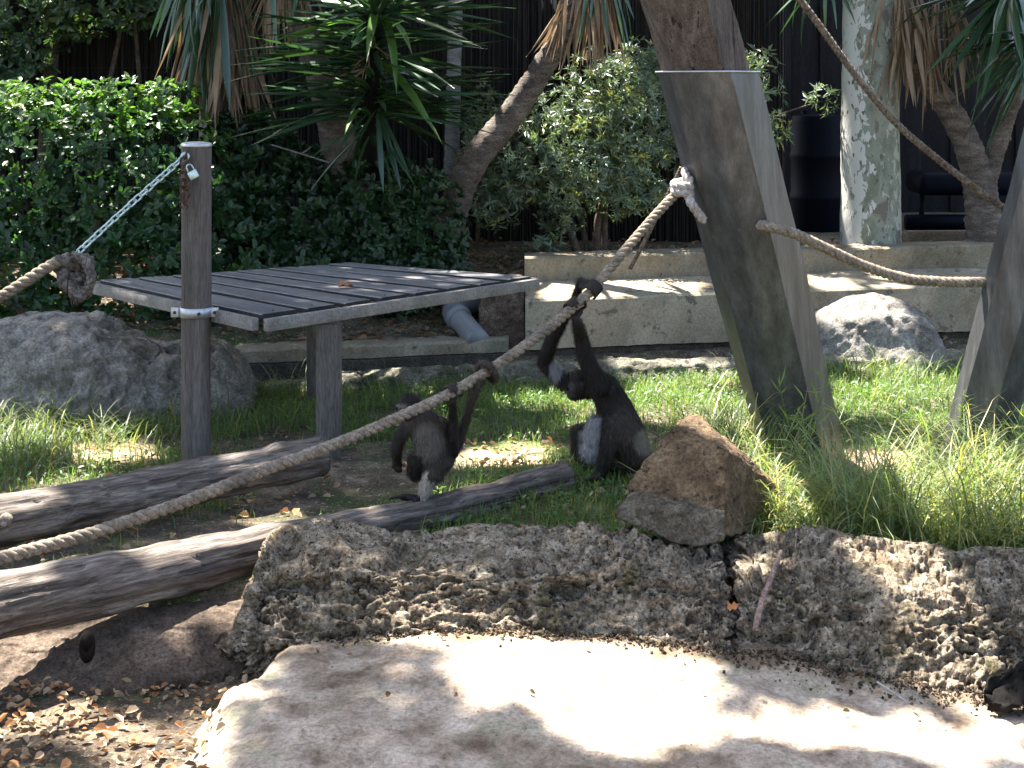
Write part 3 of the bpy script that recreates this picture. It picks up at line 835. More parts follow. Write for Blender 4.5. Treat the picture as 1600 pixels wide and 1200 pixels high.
def rail(a, b, name='edge_rail', h=.052, th=.032, z=None):
    a = a.copy(); b = b.copy(); z = ptz - .010 - h / 2 if z is None else z
    dv = unit((b - a)[:2]); nrm = np.array([-dv[1], dv[0]]); 
    if np.dot(nrm, ctr[:2] - a[:2]) < 0: nrm = -nrm
    m_ = (a + b) / 2; L = np.linalg.norm((b - a)[:2])
    c = np.array([m_[0] - nrm[0] * (th / 2 + .002), m_[1] - nrm[1] * (th / 2 + .002), z])
    V, fs = box(c, (L, th, h), rotz(math.atan2(dv[1], dv[0])), .003)
    return mk(name, V, fs, M['rail'], pl, sharp=30)
dNL = unit(Lp - Np); dNR = unit(Rp - Np)
rail(Np - dNR * 0, Lp + dNL * .01); rail(Np - dNL * .03, Rp + dNR * .012); rail(Rp, Fp); rail(Lp, Fp)
for v in (.25, .5, .75):
    a, b = quad_pt(v, .03), quad_pt(v, .97); m_ = (a + b) / 2; dv = unit((b - a)[:2])
    V, fs = box((m_[0], m_[1], ptz - .024 - .03), (np.linalg.norm((b - a)[:2]), .045, .058), rotz(math.atan2(dv[1], dv[0])), .003); mk('joist', V, fs, M['rail'], pl, sharp=30)
for q in (quad_pt(.03, .24), np.array([-1.0, 8.1, .6])):
    top = q.copy(); top[2] = ptz - .083; bot = q.copy(); bot[2] = -.06
    V, fs = box((top + bot) / 2, (.112, .105, top[2] - bot[2]), rotz(.12), .012); mk('leg', V, fs, M['leg_wood'], pl, sharp=30)
for k in range(nb):
    for u in (.035, .965):
        q = quad_pt(u, (k + .5) / nb); V, fs = lathe([(.0005, .0015), (.004, .001), (.005, -.002)], (q[0], q[1], ptz + .0035), 8); mk('screw', V, fs, M['rusty'], pl)
dl2 = mk('dead_leaf', *scatter(LOBED[0] + np.array([[0, 0, .3 * y * y * 4] for x, y, z in LOBED[0]]), LOBED[1], np.array([P(528, 447, 7.37)]) * [1, 1, 0] + [0, 0, ptz + .008], np.array([[1., .3, .1]]), np.array([[0, -.2, 1.]]), .075), M['litter'], None, (P(528, 447, 7.37)[0], 7.37, ptz), colors=np.ones((8, 3)) * [.8, .45, .35])
tag(dl2, 'curled brown dead leaf lying on the platform boards', 'leaf')

# ------------------------------------------------------------------ ropes, chains
def rope(name, label, path, R, mat, pitch=None, n_per=12, cat='rope', group=None, origin=None):
    C0 = catmull(path, 400)
    s = np.concatenate([[0], np.cumsum(np.linalg.norm(np.diff(C0, axis=0), axis=1))])
    pitch = pitch or R * 4.2
    n = int(s[-1] / pitch * n_per) + 4
    C = np.stack([np.interp(np.linspace(0, s[-1], n), s, C0[:, k]) for k in range(3)], -1)
    C += .0035 * np.stack([fbm(C * 5 + 31, 2, 3), fbm(C * 5 + 57, 2, 4), fbm(C * 5 + 91, 2, 5)], -1)
    T, N, B = frames(C); sv = np.linspace(0, s[-1], n)
    e = empty(name, origin if origin is not None else C[n // 2], label, cat, group) if label else None
    out = []
    for k in range(3):
        th = 2 * np.pi * sv / pitch + 2 * np.pi * k / 3
        S = C + (N * np.cos(th)[:, None] + B * np.sin(th)[:, None]) * R * .50
        V, fs = tube(S, R * .56, 8)
        out.append((V, fs))
    return e, out


def build_rope(name, label, path, R, mat, **kw):
    e, st = rope(name, label, path, R, mat, **kw)
    for V, fs in st: mk('strand', V, fs, M[mat], e)
    A_ = np.vstack([V for V, fs in st]); r_ = np.random.default_rng(len(A_)); nF = int(len(A_) / 16)
    p_ = A_[r_.integers(0, len(A_), nF)]; d_ = rand_dirs(nF, r_)
    V, fs = scatter(BLADE[0], BLADE[1], p_, d_, rand_dirs(nF, r_), r_.uniform(.008, .028, nF), .0009)
    o = mk('loose_fibres', V, fs, M[mat], e, smooth=False); o['kind'] = 'stuff'
    return e


def rD(x, xa=0, Da=4.5, xb=1060, Db=6.42):
    return 1 / (1 / Da + (1 / Db - 1 / Da) * (x - xa) / (xb - xa))


main_px = [(-260, 935), (-120, 905), (0, 872), (100, 846), (200, 815), (300, 780), (400, 739), (500, 703), (600, 663), (680, 626), (740, 594), (780, 568), (850, 519), (905, 472), (930, 448), (985, 382), (1040, 320), (1062, 298)]
main_path = [P(x, y, rD(x)) for x, y in main_px]
main_rope = build_rope('climbing_rope', 'thick twisted tan rope held by both monkeys, rising to the metal-clad pillar', main_path, .0195, 'rope', pitch=.088)
# hitch of pale rope at the pillar
hc_ = P(1066, 292, 6.40)
h1 = [hc_ + np.array([.030 * math.cos(t) * (1 if True else 1), -.034 * math.sin(t) - .0, -.028 + .026 * t / 6.28]) for t in np.linspace(0, 4 * np.pi, 26)]
h1 = [P(1100, 345, 6.40)] + [P(1080, 318, 6.36)] + h1 + [hc_ + np.array([.02, .05, .06]), hc_ + np.array([.08, .10, .07])]
build_rope('rope_hitch', 'pale grey rope hitch wound round the tan rope at the pillar', h1, .019, 'rope_pale', pitch=.09, cat='rope knot')
build_rope('hanging_rope', 'thin dark rope slanting down behind the tan rope beside the pillar', [P(1064, 262, 6.72), P(1040, 312, 6.74), P(1004, 384, 6.76), P(985, 420, 6.78)], .009, 'rope_dark', pitch=.04)
build_rope('slack_rope', 'slack tan rope sagging between the two metal-clad pillars', [P(1188, 352, 6.34), P(1202, 354, 6.26), P(1240, 365, 6.26), P(1290, 388, 6.30), P(1350, 416, 6.36), P(1410, 434, 6.42), P(1470, 440, 6.46), P(1530, 441, 6.50), P(1565, 440, 6.54)], .0215, 'rope', pitch=.085)
build_rope('taut_rope', 'taut dark brown rope crossing the plane tree trunk diagonally', [P(1180, -70, 6.5), P(1250, 0, 6.52), P(1330, 108, 6.55), P(1400, 192, 6.57), P(1490, 268, 6.6), P(1590, 340, 6.64)], .015, 'rope_dark', pitch=.07)
# left rope with its knot
DK = 6.55
build_rope('knotted_rope', 'short pale rope entering from the left edge into the big knot', [P(-260, 590, 6.3), P(-120, 528, 6.4), P(0, 464, 6.48), P(40, 440, 6.5), P(78, 416, 6.52), P(108, 402, 6.53)], .024, 'rope', pitch=.10)
kc = P(114, 424, DK)
kp = []
for t in np.linspace(0, 2 * np.pi, 40, endpoint=False):
    x = math.sin(t) + 2 * math.sin(2 * t); y = math.cos(t) - 2 * math.cos(2 * t); z = -math.sin(3 * t)
    kp.append(kc + np.array([x * .027, z * .036, y * .024]))
kp = kp[4:] + kp[:3]
e_k, st1 = rope('rope_knot', 'large dark weathered rope knot with a frayed hanging end', kp, .023, 'rope_knot', pitch=.10, cat='rope knot')
for V, fs in st1: mk('strand', V, fs, M['rope_knot'], e_k)
kc2 = P(124, 452, DK - .02); kp2 = []
for t in np.linspace(.3, 6.0, 30):
    kp2.append(kc2 + np.array([.030 * math.cos(2 * t) + .008 * math.sin(5 * t), .026 * math.sin(3 * t), .030 * math.sin(2 * t) * (1 - .1 * t) - .004 * t]))
for V, fs in rope('', None, kp2, .018, 'rope_knot', pitch=.08)[1]: mk('strand', V, fs, M['rope_knot'], e_k)
tailp = [P(112, 400, 6.50), P(132, 408, 6.50), P(143, 432, 6.49), P(136, 452, 6.50), P(120, 462, 6.50), P(112, 440, 6.52)]
for V, fs in rope('', None, tailp, .021, 'rope_knot', pitch=.09)[1]: mk('loose_end', V, fs, M['rope_knot'], e_k)
for k in range(16):
    p0 = P(118, 458, 6.50) + RNG.normal(size=3) * .006; p1 = p0 + np.array([random.uniform(-.02, .012), random.uniform(-.012, .012), -random.uniform(.02, .06)])
    V, fs = tube(catmull([p0, (p0 + p1) / 2 + RNG.normal(size=3) * .004, p1], 5), [.004, .003, .003, .002, .001], 5); mk('frayed_yarn', V, fs, M['rope_knot'], e_k)


def link_mesh(L=.040, Wd=.024, r=.0042):
    h = L / 2 - Wd / 2; pts = []
    for a in np.linspace(-np.pi / 2, np.pi / 2, 7): pts.append((h + Wd / 2 * math.cos(a), Wd / 2 * math.sin(a), 0))
    for a in np.linspace(np.pi / 2, 3 * np.pi / 2, 7): pts.append((-h + Wd / 2 * math.cos(a), Wd / 2 * math.sin(a), 0))
    C = np.array(pts + [pts[0]]); V, fs = tube(C, r, 6, caps=False)
    return V, fs


lv, lf = link_mesh()
link_galv = mesh_from('link', lv, lf); link_galv.materials.append(M['chain'])
link_rust = mesh_from('link', lv, lf); link_rust.materials.append(M['rusty'])


def chain(name, label, path, me, step=.031):
    C0 = catmull(path, 200); s = np.concatenate([[0], np.cumsum(np.linalg.norm(np.diff(C0, axis=0), axis=1))])
    n = int(s[-1] / step) + 1
    C = np.stack([np.interp(np.arange(n) * step, s, C0[:, k]) for k in range(3)], -1)
    e = empty(name, C[n // 2], label, 'chain')
    T = np.gradient(C, axis=0)
    for k in range(n):
        q = Vector(T[k]).to_track_quat('X', 'Z') @ Quaternion((1, 0, 0), math.radians(35 + 90 * (k % 2) + random.uniform(-14, 14)))
        inst('link', me, e, C[k], q)
    return e


att = P(287, 246, 6.66)
chain('steel_chain', 'bright galvanised chain from the rope knot up to the post', [P(118, 398, 6.52), P(170, 350, 6.56), P(230, 296, 6.61), att], link_galv)
rl = [att + [.012, -.01, .012], att + [.0, -.02, -.03], P(286, 275, 6.64), P(285, 300, 6.64), P(287, 322, 6.645), P(292, 300, 6.635), P(293, 272, 6.635)]
chain('rusty_chain', 'short rusty dark chain hanging in a loop on the post', rl, link_rust)
lk = empty('padlock', P(298, 275, 6.63), 'small silver padlock hanging on the post below its cap', 'padlock')
ang = math.radians(28)
Ry = np.array([[math.cos(ang), 0, -math.sin(ang)], [0, 1, 0], [math.sin(ang), 0, math.cos(ang)]])
pcn = P(302, 273, 6.625)
V, fs = box((0, 0, 0), (.040, .016, .036), None, .004); lockb = mk('lock_body', V @ Ry.T + pcn, fs, M['chain'], lk, sharp=40)
sh = np.array([(.013 * math.cos(a), 0, .034 + .013 * math.sin(a)) for a in np.linspace(0, np.pi, 9)]); sh = np.vstack([[(.013, 0, .014)], sh, [(-.013, 0, .014)]])
V, fs = tube(sh, .0032, 7); mk('shackle', V @ Ry.T + pcn, fs, M['chain'], lockb)
V, fs = lathe([(.012, -.004), (.020, -.004), (.020, .004), (.012, .004), (.012, -.004)], (0, 0, 0), 14)
eye = mk('eye_ring', V[:, [0, 2, 1]] + att + [.006, .0, .004], fs, M['chain'], pe)

def ellipsoid_(c, r):
    bm = bmesh.new(); bmesh.ops.create_icosphere(bm, subdivisions=1, radius=r); return from_bm(bm, c)


# ------------------------------------------------------------------ pillars
def prism(sections, mat, e, name, sub=40, seed=1, amp=.002):
    """sections: list of (list of points), lofted between (same count)"""
    S = [np.array(s) for s in sections]; m = len(S[0]); rows = []
    for a, b in zip(S[:-1], S[1:]):
        for t in np.linspace(0, 1, sub, endpoint=False): rows.append(a * (1 - t) + b * t)
    rows.append(S[-1]); V = np.array(rows)
    # split each side into 4 for gentle dents
    W = []
    for k in range(m):
        a, b = V[:, k], V[:, (k + 1) % m]
        for t in np.linspace(0, 1, 5, endpoint=False): W.append(a * (1 - t) + b * t)
    W = np.stack(W, 1); n, mm = W.shape[:2]
    W = W + amp * np.stack([fbm(W * 5, 3, seed), fbm(W * 5, 3, seed + 3), 0 * W[..., 0]], -1)
    i = np.arange(n - 1)[:, None]; j = np.arange(mm)[None]; j2 = (j + 1) % mm
    q = np.stack([i * mm + j, i * mm + j2, (i + 1) * mm + j2, (i + 1) * mm + j], -1).reshape(-1, 4)
    return mk(name, W.reshape(-1, 3), [q, np.arange(mm)[None][:, ::-1], ((n - 1) * mm + np.arange(mm))[None]], mat, e, sharp=25)


def section(cx, cy, D, half_px, edges, z_tilt=0):
    """irregular octagon cut level; edges = photo-x fractions of visible corners between -1 and 1 with their depth offset in half widths"""
    c = P(cx, cy, D); h = wpx(half_px, D)
    return [c + np.array([u * h, v * h, 0]) for u, v in edges]


OCT = [(-1.0, .15), (-.82, -.50), (-.28, -.86), (.30, -1.0), (1.0, .05), (.85, .62), (.3, .98), (-.55, .9)]
p1 = empty('leaning_pillar', P(1258, 715, 6.85), 'tall leaning pillar, brown timber above a metal sleeve, rope tied to its side', 'pillar')
tO = [(u * .93, v * .93) for u, v in OCT]
prism([section(1032, -140, 6.18, 76, tO), section(1107, 122, 6.36, 75, tO), section(1118, 160, 6.38, 74, tO)], M['timber'], p1, 'timber_shaft', 24, 171, .008)
slv = prism([section(1107, 114, 6.36, 79, OCT), section(1178, 400, 6.58, 76, OCT), section(1256, 712, 6.84, 66, OCT), section(1266, 752, 6.88, 65, OCT)], M['sheath'], p1, 'metal_sleeve', 30, 173, .004)
V, fs = tube(np.array([section(1107, 114, 6.36, 81, OCT)[k % 8] + [0, 0, .004] for k in range(9)]), .004, 6); mk('sleeve_rim', V, fs, M['galv'], slv)
for (x, y, D) in ((1158, 286, 6.40), (1158, 293, 6.41), (1196, 341, 6.42)):
    V, fs = tube(np.array([P(x, y, D) + [0, .02, 0], P(x, y, D) + [0, -.008, 0]]), .007, 8); mk('bolt', V, fs, M['galv'], slv)
for cidx in (2, 3):
    ends_ = [section(1107, 114, 6.36, 79, OCT)[cidx], section(1178, 400, 6.58, 76, OCT)[cidx], section(1256, 712, 6.84, 66, OCT)[cidx]]
    if cidx == 3:
        V, fs = tube(catmull(ends_, 30), .0035, 6); mk('folded_seam', V, fs, M['sheath'], slv)
OC2 = [(-1.0, .25), (-.86, -.35), (-.1, -.95), (.62, -.75), (1.0, .0), (.8, .65), (.2, 1.0), (-.6, .85)]
p2 = empty('leaning_pillar', P(1518, 742, 6.65), 'leaning metal-clad pillar cut off by the right edge of the photo', 'pillar')
prism([section(1720, -10, 6.2, 62, OC2), section(1650, 250, 6.36, 58, OC2), section(1556, 590, 6.55, 54, OC2), section(1512, 750, 6.66, 51, OC2), section(1506, 775, 6.68, 51, OC2)], M['sheath'], p2, 'metal_sleeve', 30, 179, .004)

# ------------------------------------------------------------------ plane tree (trunk, limbs, unseen crown shaped to cast the shade and sun flecks)
DT = 10.9
pt = empty('plane_tree', P(1361, 392, DT), 'plane tree trunk with flaking pale and olive bark behind the wall', 'tree')
tr = catmull([P(1360, 420, DT), P(1361, 392, DT), P(1361, 300, DT), P(1360, 150, DT), P(1361, 0, DT), np.array([2.45, 10.9, 3.4]), np.array([2.35, 10.8, 6.2])], 70)
trr = catmull(np.array([[.26], [.215], [.205], [.200], [.198], [.185], [.16]]), 70)[:, 0]
V, fs = tube(tr, trr, 36, lambda V, a, s: .012 * fbm(V * 3, 3, 181) + .003 * fbm(V * 18, 3, 183)); mk('trunk', V, fs, M['plane_bark'], pt)
LIMBS = [[(2.35, 10.80, 5.90), (1.20, 11.40, 8.30), (-0.60, 10.80, 8.90), (-2.80, 10.00, 9.30)], [(2.35, 10.80, 5.80), (1.80, 10.40, 8.20), (0.90, 8.80, 8.80), (0.20, 7.20, 9.10)],
         [(2.35, 10.80, 5.70), (3.00, 12.60, 8.20), (3.40, 14.30, 9.20)], [(2.35, 10.80, 5.90), (1.00, 12.40, 8.40), (-0.80, 13.40, 9.20), (-3.00, 14.00, 9.60)],
         [(2.35, 10.80, 5.90), (3.20, 10.40, 8.40), (3.60, 8.80, 9.00)], [(2.35, 10.80, 6.00), (2.30, 11.50, 9.00), (2.10, 11.30, 10.40)]]
for L in LIMBS:
    C = catmull(L, 24); V, fs = tube(C, np.linspace(.10, .02, 24), 10, lambda V, a, s: .01 * fbm(V * 4, 3, 187)); mk('limb', V, fs, M['plane_bark'], pt)

# sun flecks: openings in the crown, described by the place on the ground they let the sun reach (photo x, y, distance, half width, half height)
FLECKS = [
    (960, 1085, 4.45, 150, 48), (1380, 1180, 4.2, 220, 28), (1040, 1175, 4.18, 120, 34), (305, 1140, 4.25, 60, 60), (760, 1075, 4.5, 40, 40),
    (60, 886, 4.78, 150, 38), (310, 846, 5.18, 120, 32), (10, 772, 5.35, 40, 16), (45, 1145, 4.45, 60, 26), (205, 1130, 4.4, 55, 22),
    (775, 708, 6.85, 85, 20), (1385, 722, 6.75, 90, 20), (1172, 708, 6.9, 30, 14), (170, 708, 7.0, 70, 15),
    (640, 585, 8.4, 130, 12), (960, 448, 9.7, 150, 14), (700, 560, 9.0, 60, 10), (1340, 474, 9.2, 60, 14), (1430, 428, 9.9, 60, 8),
    (1450, 905, 4.75, 60, 60), (1400, 858, 4.95, 70, 10), (1330, 780, 6.0, 140, 44), (1500, 800, 5.8, 140, 56), (1250, 800, 5.7, 60, 30), (1260, 730, 6.3, 50, 20), (1560, 700, 6.4, 50, 20),
    (1080, 640, 7.9, 110, 36), (1400, 640, 7.9, 110, 36), (810, 655, 7.7, 90, 28), (740, 625, 8.1, 60, 14), (1230, 660, 7.6, 60, 18), (1540, 640, 7.9, 50, 18), (960, 640, 7.9, 60, 16), (560, 622, 8.2, 60, 8), (30, 690, 7.1, 50, 20), (1100, 600, 8.6, 120, 10), (1440, 600, 8.5, 80, 10), (700, 1010, 4.76, 120, 5), 
    (140, 175, 9.75, 190, 14), (20, 300, 9.4, 60, 18), (10, 240, 9.5, 50, 18), (940, 180, 10.6, 90, 20), (1195, 150, 10.6, 30, 20), (920, 300, 10.4, 40, 14), (1285, 155, 10.8, 24, 8),
    (120, 20, 10.9, 110, 10), (20, 60, 10.9, 60, 10), (580, 90, 9.3, 60, 10), (650, 170, 9.2, 40, 8), (1064, 300, 6.4, 20, 12), (1250, 370, 6.3, 60, 12), (1000, 370, 6.3, 30, 10),
    (40, 450, 6.5, 50, 12), (720, 745, 6.0, 40, 8), (1180, 845, 5.0, 30, 6), (1110, 690, 5.45, 60, 14),
]
n_try = 120000
sh_x = RNG.uniform(-5.2, 5.2, n_try); sh_y = RNG.uniform(3.0, 14.5, n_try)
hh = RNG.uniform(6.8, 10.2, n_try)
clump = fbm(np.stack([sh_x * .9, sh_y * .9, hh * .6], -1), 3, 201)
keep = RNG.uniform(0, 1, n_try) < np.clip(.62 + clump * .9, .12, 1)
pos = np.stack([sh_x, sh_y, 0 * sh_x], -1) + SUN[None] / SUN[2] * hh[:, None]
keep0 = keep.copy()
for (x, y, D, rx, ry) in FLECKS:
    c = P(x, y, D); hz = HC - c[2]
    ya, yb = hz * F / max(y + ry - YH, 12), hz * F / max(y - ry - YH, 9) if y > 250 else D + .35
    if y <= 250: ya, yb = D - .42, D + .42
    cy, sy = (ya + yb) / 2, max((yb - ya) / 2, .03) + .075; sx2 = max(wpx(rx, D), .03) + .075
    q = pos - SUN[None] / SUN[2] * (pos[:, 2:3] - c[2])
    d = np.sqrt(((q[:, 0] - c[0]) / sx2) ** 2 + ((q[:, 1] - cy) / sy) ** 2)
    keep &= ~(d + .25 * fbm(q * 6, 2, 211) < RNG.uniform(.85, 1.1, n_try))
gapn = fbm(np.stack([sh_x * 2.4, sh_y * 2.4, 0 * sh_x], -1), 3, 217)
keep &= ~((gapn > .42) & (sh_y < 8.9) & (sh_y > 5.3) & ~((sh_x > -2.3) & (sh_x < .25) & (sh_y > 6.1)))
qp = (pos - SUN[None] / SUN[2] * (pos[:, 2:3] - ptz))[:, :2]; inside = np.ones(n_try, bool)
for a_, b_2 in ((Np, Rp), (Rp, Fp), (Fp, Lp), (Lp, Np)):     # leaves put back so the platform stays shaded
    e_ = (b_2 - a_)[:2]; inside &= (e_[0] * (qp[:, 1] - a_[1]) - e_[1] * (qp[:, 0] - a_[0])) > -.10
qb = (pos - SUN[None] / SUN[2] * (pos[:, 2:3] + .12))[:, :2]
inside |= (qb[:, 0] > -1.28) & (qb[:, 0] < -.84) & (qb[:, 1] > 4.60) & (qb[:, 1] < 4.86)  # leaves put back over the rock bank to keep it shaded
keep |= keep0 & inside & (RNG.uniform(size=n_try) < .97)
pos = pos[keep]; n = len(pos)
dirs = rand_dirs(n); nz = rand_dirs(n) * .8 + np.array([0, 0, 1.0])
sc = RNG.uniform(.11, .19, n)
V, fs = scatter(LOBED[0], LOBED[1], pos - dirs * sc[:, None] * .5, dirs, nz, sc)
tint = np.repeat(RNG.uniform(.7, 1.25, (n, 1)) * np.array([[1, 1, 1]]), len(LOBED[0]), 0)
crown = mk('crown', V, fs, M['canopy'], pt, smooth=False, colors=tint)  # unseen foliage, shaped by where sun and shade should fall

# ------------------------------------------------------------------ reed fence, boards, blue things behind
rf = empty('reed_fence', (-2.5, 11.7, .45), 'tall dark brushwood screen fence closing off the back', 'fence')
rng2 = np.random.default_rng(3)
for k, (xa, xb) in enumerate([(-8.5, -5.0), (-5.0, -1.8), (-1.8, .1), (.1, 2.02)]):
    ns = int((xb - xa) / .013)
    xs = np.linspace(xa, xb, ns) + rng2.normal(size=ns) * .004
    parts = []
    for x in xs:
        y = 11.7 + rng2.normal() * .012; r = rng2.uniform(.004, .0085); tz = 3.3 + rng2.normal() * .06; lx = rng2.normal() * .02
        C = np.array([[x, y, .2], [x + lx * .5 + rng2.normal() * .004, y + rng2.normal() * .006, 1.7], [x + lx, y, tz]])
        parts.append(tube(C, [r, r, r * .7], 4, caps=False))
    V, fs = join(parts); o = mk('reed_panel', V, fs, M['reed'], rf); o['kind'] = 'stuff'
    V, fs = box(((xa + xb) / 2, 11.735, 1.75), (xb - xa - .004, .012, 3.1)); mk('backing', V, fs, M['fence_board'], rf)
for z in (.9, 1.75, 2.6):
    V, fs = tube(np.array([[-8.5, 11.685, z], [-3, 11.68, z + .01], [2.0, 11.685, z]]), .0025, 5); mk('wire', V, fs, M['rusty'], rf)
for x in (-5.0, -1.8, .1, 2.0):
    V, fs = tube(np.array([[x, 11.80, .2], [x, 11.80, 3.4]]), .035, 10); mk('fence_pole', V, fs, M['stem'], rf)
bf = empty('board_fence', (4, 14.5, .45), 'black board fence far back in deep shade at right', 'fence')
for k in range(30):
    V, fs = box((1.2 + k * .3, 14.5 + .03 * (k % 2), 2.2), (.33, .025, 4.0), None, .004); mk('board', V, fs, M['fence_board'], bf)
bd = P(1278, 370, 12.6)
bl = empty('blue_barrel', (bd[0], bd[1], .46), 'dark blue plastic barrel standing left of the plane tree trunk', 'barrel')
pr = [(.001, 0), (.20, 0), (.215, .03), (.215, .25), (.225, .27), (.225, .30), (.215, .32), (.215, .58), (.225, .60), (.225, .63), (.215, .65), (.215, .88), (.20, .93), (.06, .95), (.001, .95)]
V, fs = lathe(pr, (bd[0], bd[1], .46), 28); mk('drum', V, fs, M['blue'], bl, sharp=60)
V, fs = lathe([(.001, .975), (.035, .975), (.035, .945)], (bd[0] - .1, bd[1], .46), 12); mk('bung', V, fs, M['blue_dark'], bl)
bc = empty('blue_cart', (P(1490, 347, 12.8)[0], 12.8, .46), 'dark blue metal cart with bright glints behind the forked trunk', 'cart')
V, fs = tube(np.array([P(1415, 347, 12.7), P(1490, 347, 12.7), P(1640, 347, 12.7)]), wpx(12, 12.7), 16); mk('lower_rail', V, fs, M['blue'], bc)
V, fs = box(P(1520, 285, 12.9), (wpx(190, 12.9), .5, wpx(36, 12.9)), None, .06); mk('hood', V, fs, M['blue'], bc)
for x in (1440, 1520, 1600):
    V, fs = tube(np.array([P(x, 372, 12.85), P(x, 290, 12.85)]), .022, 8); mk('upright', V, fs, M['blue_dark'], bc)
wb = mk('wooden_board', *box(P(1484, 373, 11.75), (wpx(140, 11.75), .06, wpx(26, 11.75)), rotz(.1), .004), M['plank'], None, P(1484, 386, 11.75), sharp=30)
tag(wb, 'brown wooden board on edge between plane tree and forked trunk', 'board')
sk = empty('white_stake', P(318, 160, 10.35), 'narrow white picket stake behind the hanging dead leaves', 'stake')
a = P(317, 150, 10.35)
V = np.array([a + [x, y, z] for y in (-.006, .006) for x, z in ((-.026, -.35), (.028, -.35), (.026, -.02), (.014, .13), (-.004, .19), (-.022, .10))])
mk('stake_board', V, [np.arange(6)[None], np.arange(6, 12)[None][:, ::-1], np.array([[k, (k + 1) % 6, (k + 1) % 6 + 6, k + 6] for k in range(6)])[:, ::-1]], M['white'], sk, smooth=False)

# ------------------------------------------------------------------ hedges and shrubs
def rosettes(centers, normals, n_leaf, size, spread=.9, tmpl=LEAF, rng=RNG):
    n = len(centers)
    c = np.repeat(centers, n_leaf, 0); nr = np.repeat(normals, n_leaf, 0)
    t1 = np.cross(nr, rand_dirs(len(nr), rng)); t1 /= np.linalg.norm(t1, axis=1)[:, None] + 1e-9
    d = t1 * spread + nr * rng.uniform(.05, .9, (len(nr), 1))
    d /= np.linalg.norm(d, axis=1)[:, None]
    z = nr + rand_dirs(len(nr), rng) * .35
    sc = size * rng.uniform(.65, 1.2, len(nr))
    V, fs = scatter(tmpl[0], tmpl[1], c + rng.normal(size=c.shape) * size * .12, d, z, sc)
    return V, fs, len(nr), len(tmpl[0])


def blob_points(blobs, n, rng, shell=.35, topb=0.0):
    """blobs: (center xyz, radii xyz) -> positions near the surface of the union, outward normals"""
    vol = np.array([b[1][0] * b[1][2] + b[1][1] * b[1][0] for b in blobs]); pr_ = vol / vol.sum()
    ids = rng.choice(len(blobs), n, p=pr_); d = rand_dirs(n, rng)
    d[:, 1] = np.where(rng.uniform(size=n) < .65, -np.abs(d[:, 1]), d[:, 1])
    c = np.array([b[0] for b in blobs])[ids]; r = np.array([b[1] for b in blobs])[ids]
    rad = 1 - shell * rng.uniform(0, 1, n) ** 1.6 + .12 * fbm(c * 3 + d * 2.2, 3, 221)
    p = c + d * r * rad[:, None]
    nrm = d / r; nrm /= np.linalg.norm(nrm, axis=1)[:, None]
    # drop what is deep inside another blob
    deep = np.zeros(n, bool)
    for k, (bc_, br) in enumerate(blobs):
        q = (p - np.array(bc_)) / np.array(br); deep |= (np.linalg.norm(q, axis=1) < .62) & (ids != k)
    return p[~deep], nrm[~deep]


def bushy(name, label, cat, blobs, n, n_leaf, size, mat, stems, tmpl=LEAF, seed=1, tint_rng=(.6, 1.3), yellow=.15, shell=.35, base=None, lit_top=None):
    rng = np.random.default_rng(seed)
    p, nr = blob_points(blobs, n, rng, shell)
    nr = nr + np.array([0, -.15, .35]); nr /= np.linalg.norm(nr, axis=1)[:, None]
    V, fs, m, k = rosettes(p, nr, n_leaf, size, tmpl=tmpl, rng=rng)
    t = rng.uniform(tint_rng[0], tint_rng[1], (len(p), 1)) * np.array([[1., 1., 1.]])
    yl = (rng.uniform(size=len(p)) < yellow)[:, None]
    if lit_top is not None:      # upper shoots tinted paler and yellower, painting in the sunlit top
        lit_shoots = (rng.uniform(size=len(p)) < sstep(lit_top - .10, lit_top + .12, p[:, 2]) * .8)[:, None]
        t = np.where(lit_shoots, t * np.array([[2.6, 2.1, 1.2]]), t)
    t = np.where(yl, t * np.array([[1.7, 1.35, .8]]), t)
    t = np.repeat(np.repeat(t, n_leaf, 0) * rng.uniform(.8, 1.2, (m, 1)), k, 0)
    c0 = np.mean([b[0] for b in blobs], 0)
    e = empty(name, base if base is not None else (c0[0], c0[1], .3), label, cat)
    mk('foliage', V, fs, mat, e, smooth=False, colors=t)
    for s in stems:
        C = catmull(s[0], 16); Vt, ft = tube(C, np.linspace(s[1], s[2], 16), 8, lambda V, a, s_: .12 * s[1] * fbm(V * 12, 2, 231)); mk('stem', Vt, ft, M['stem'], e)
    return e


def B(x, y, D, rx, ry, rd):
    return (P(x, y, D), (wpx(rx, D), rd, wpx(ry, D)))


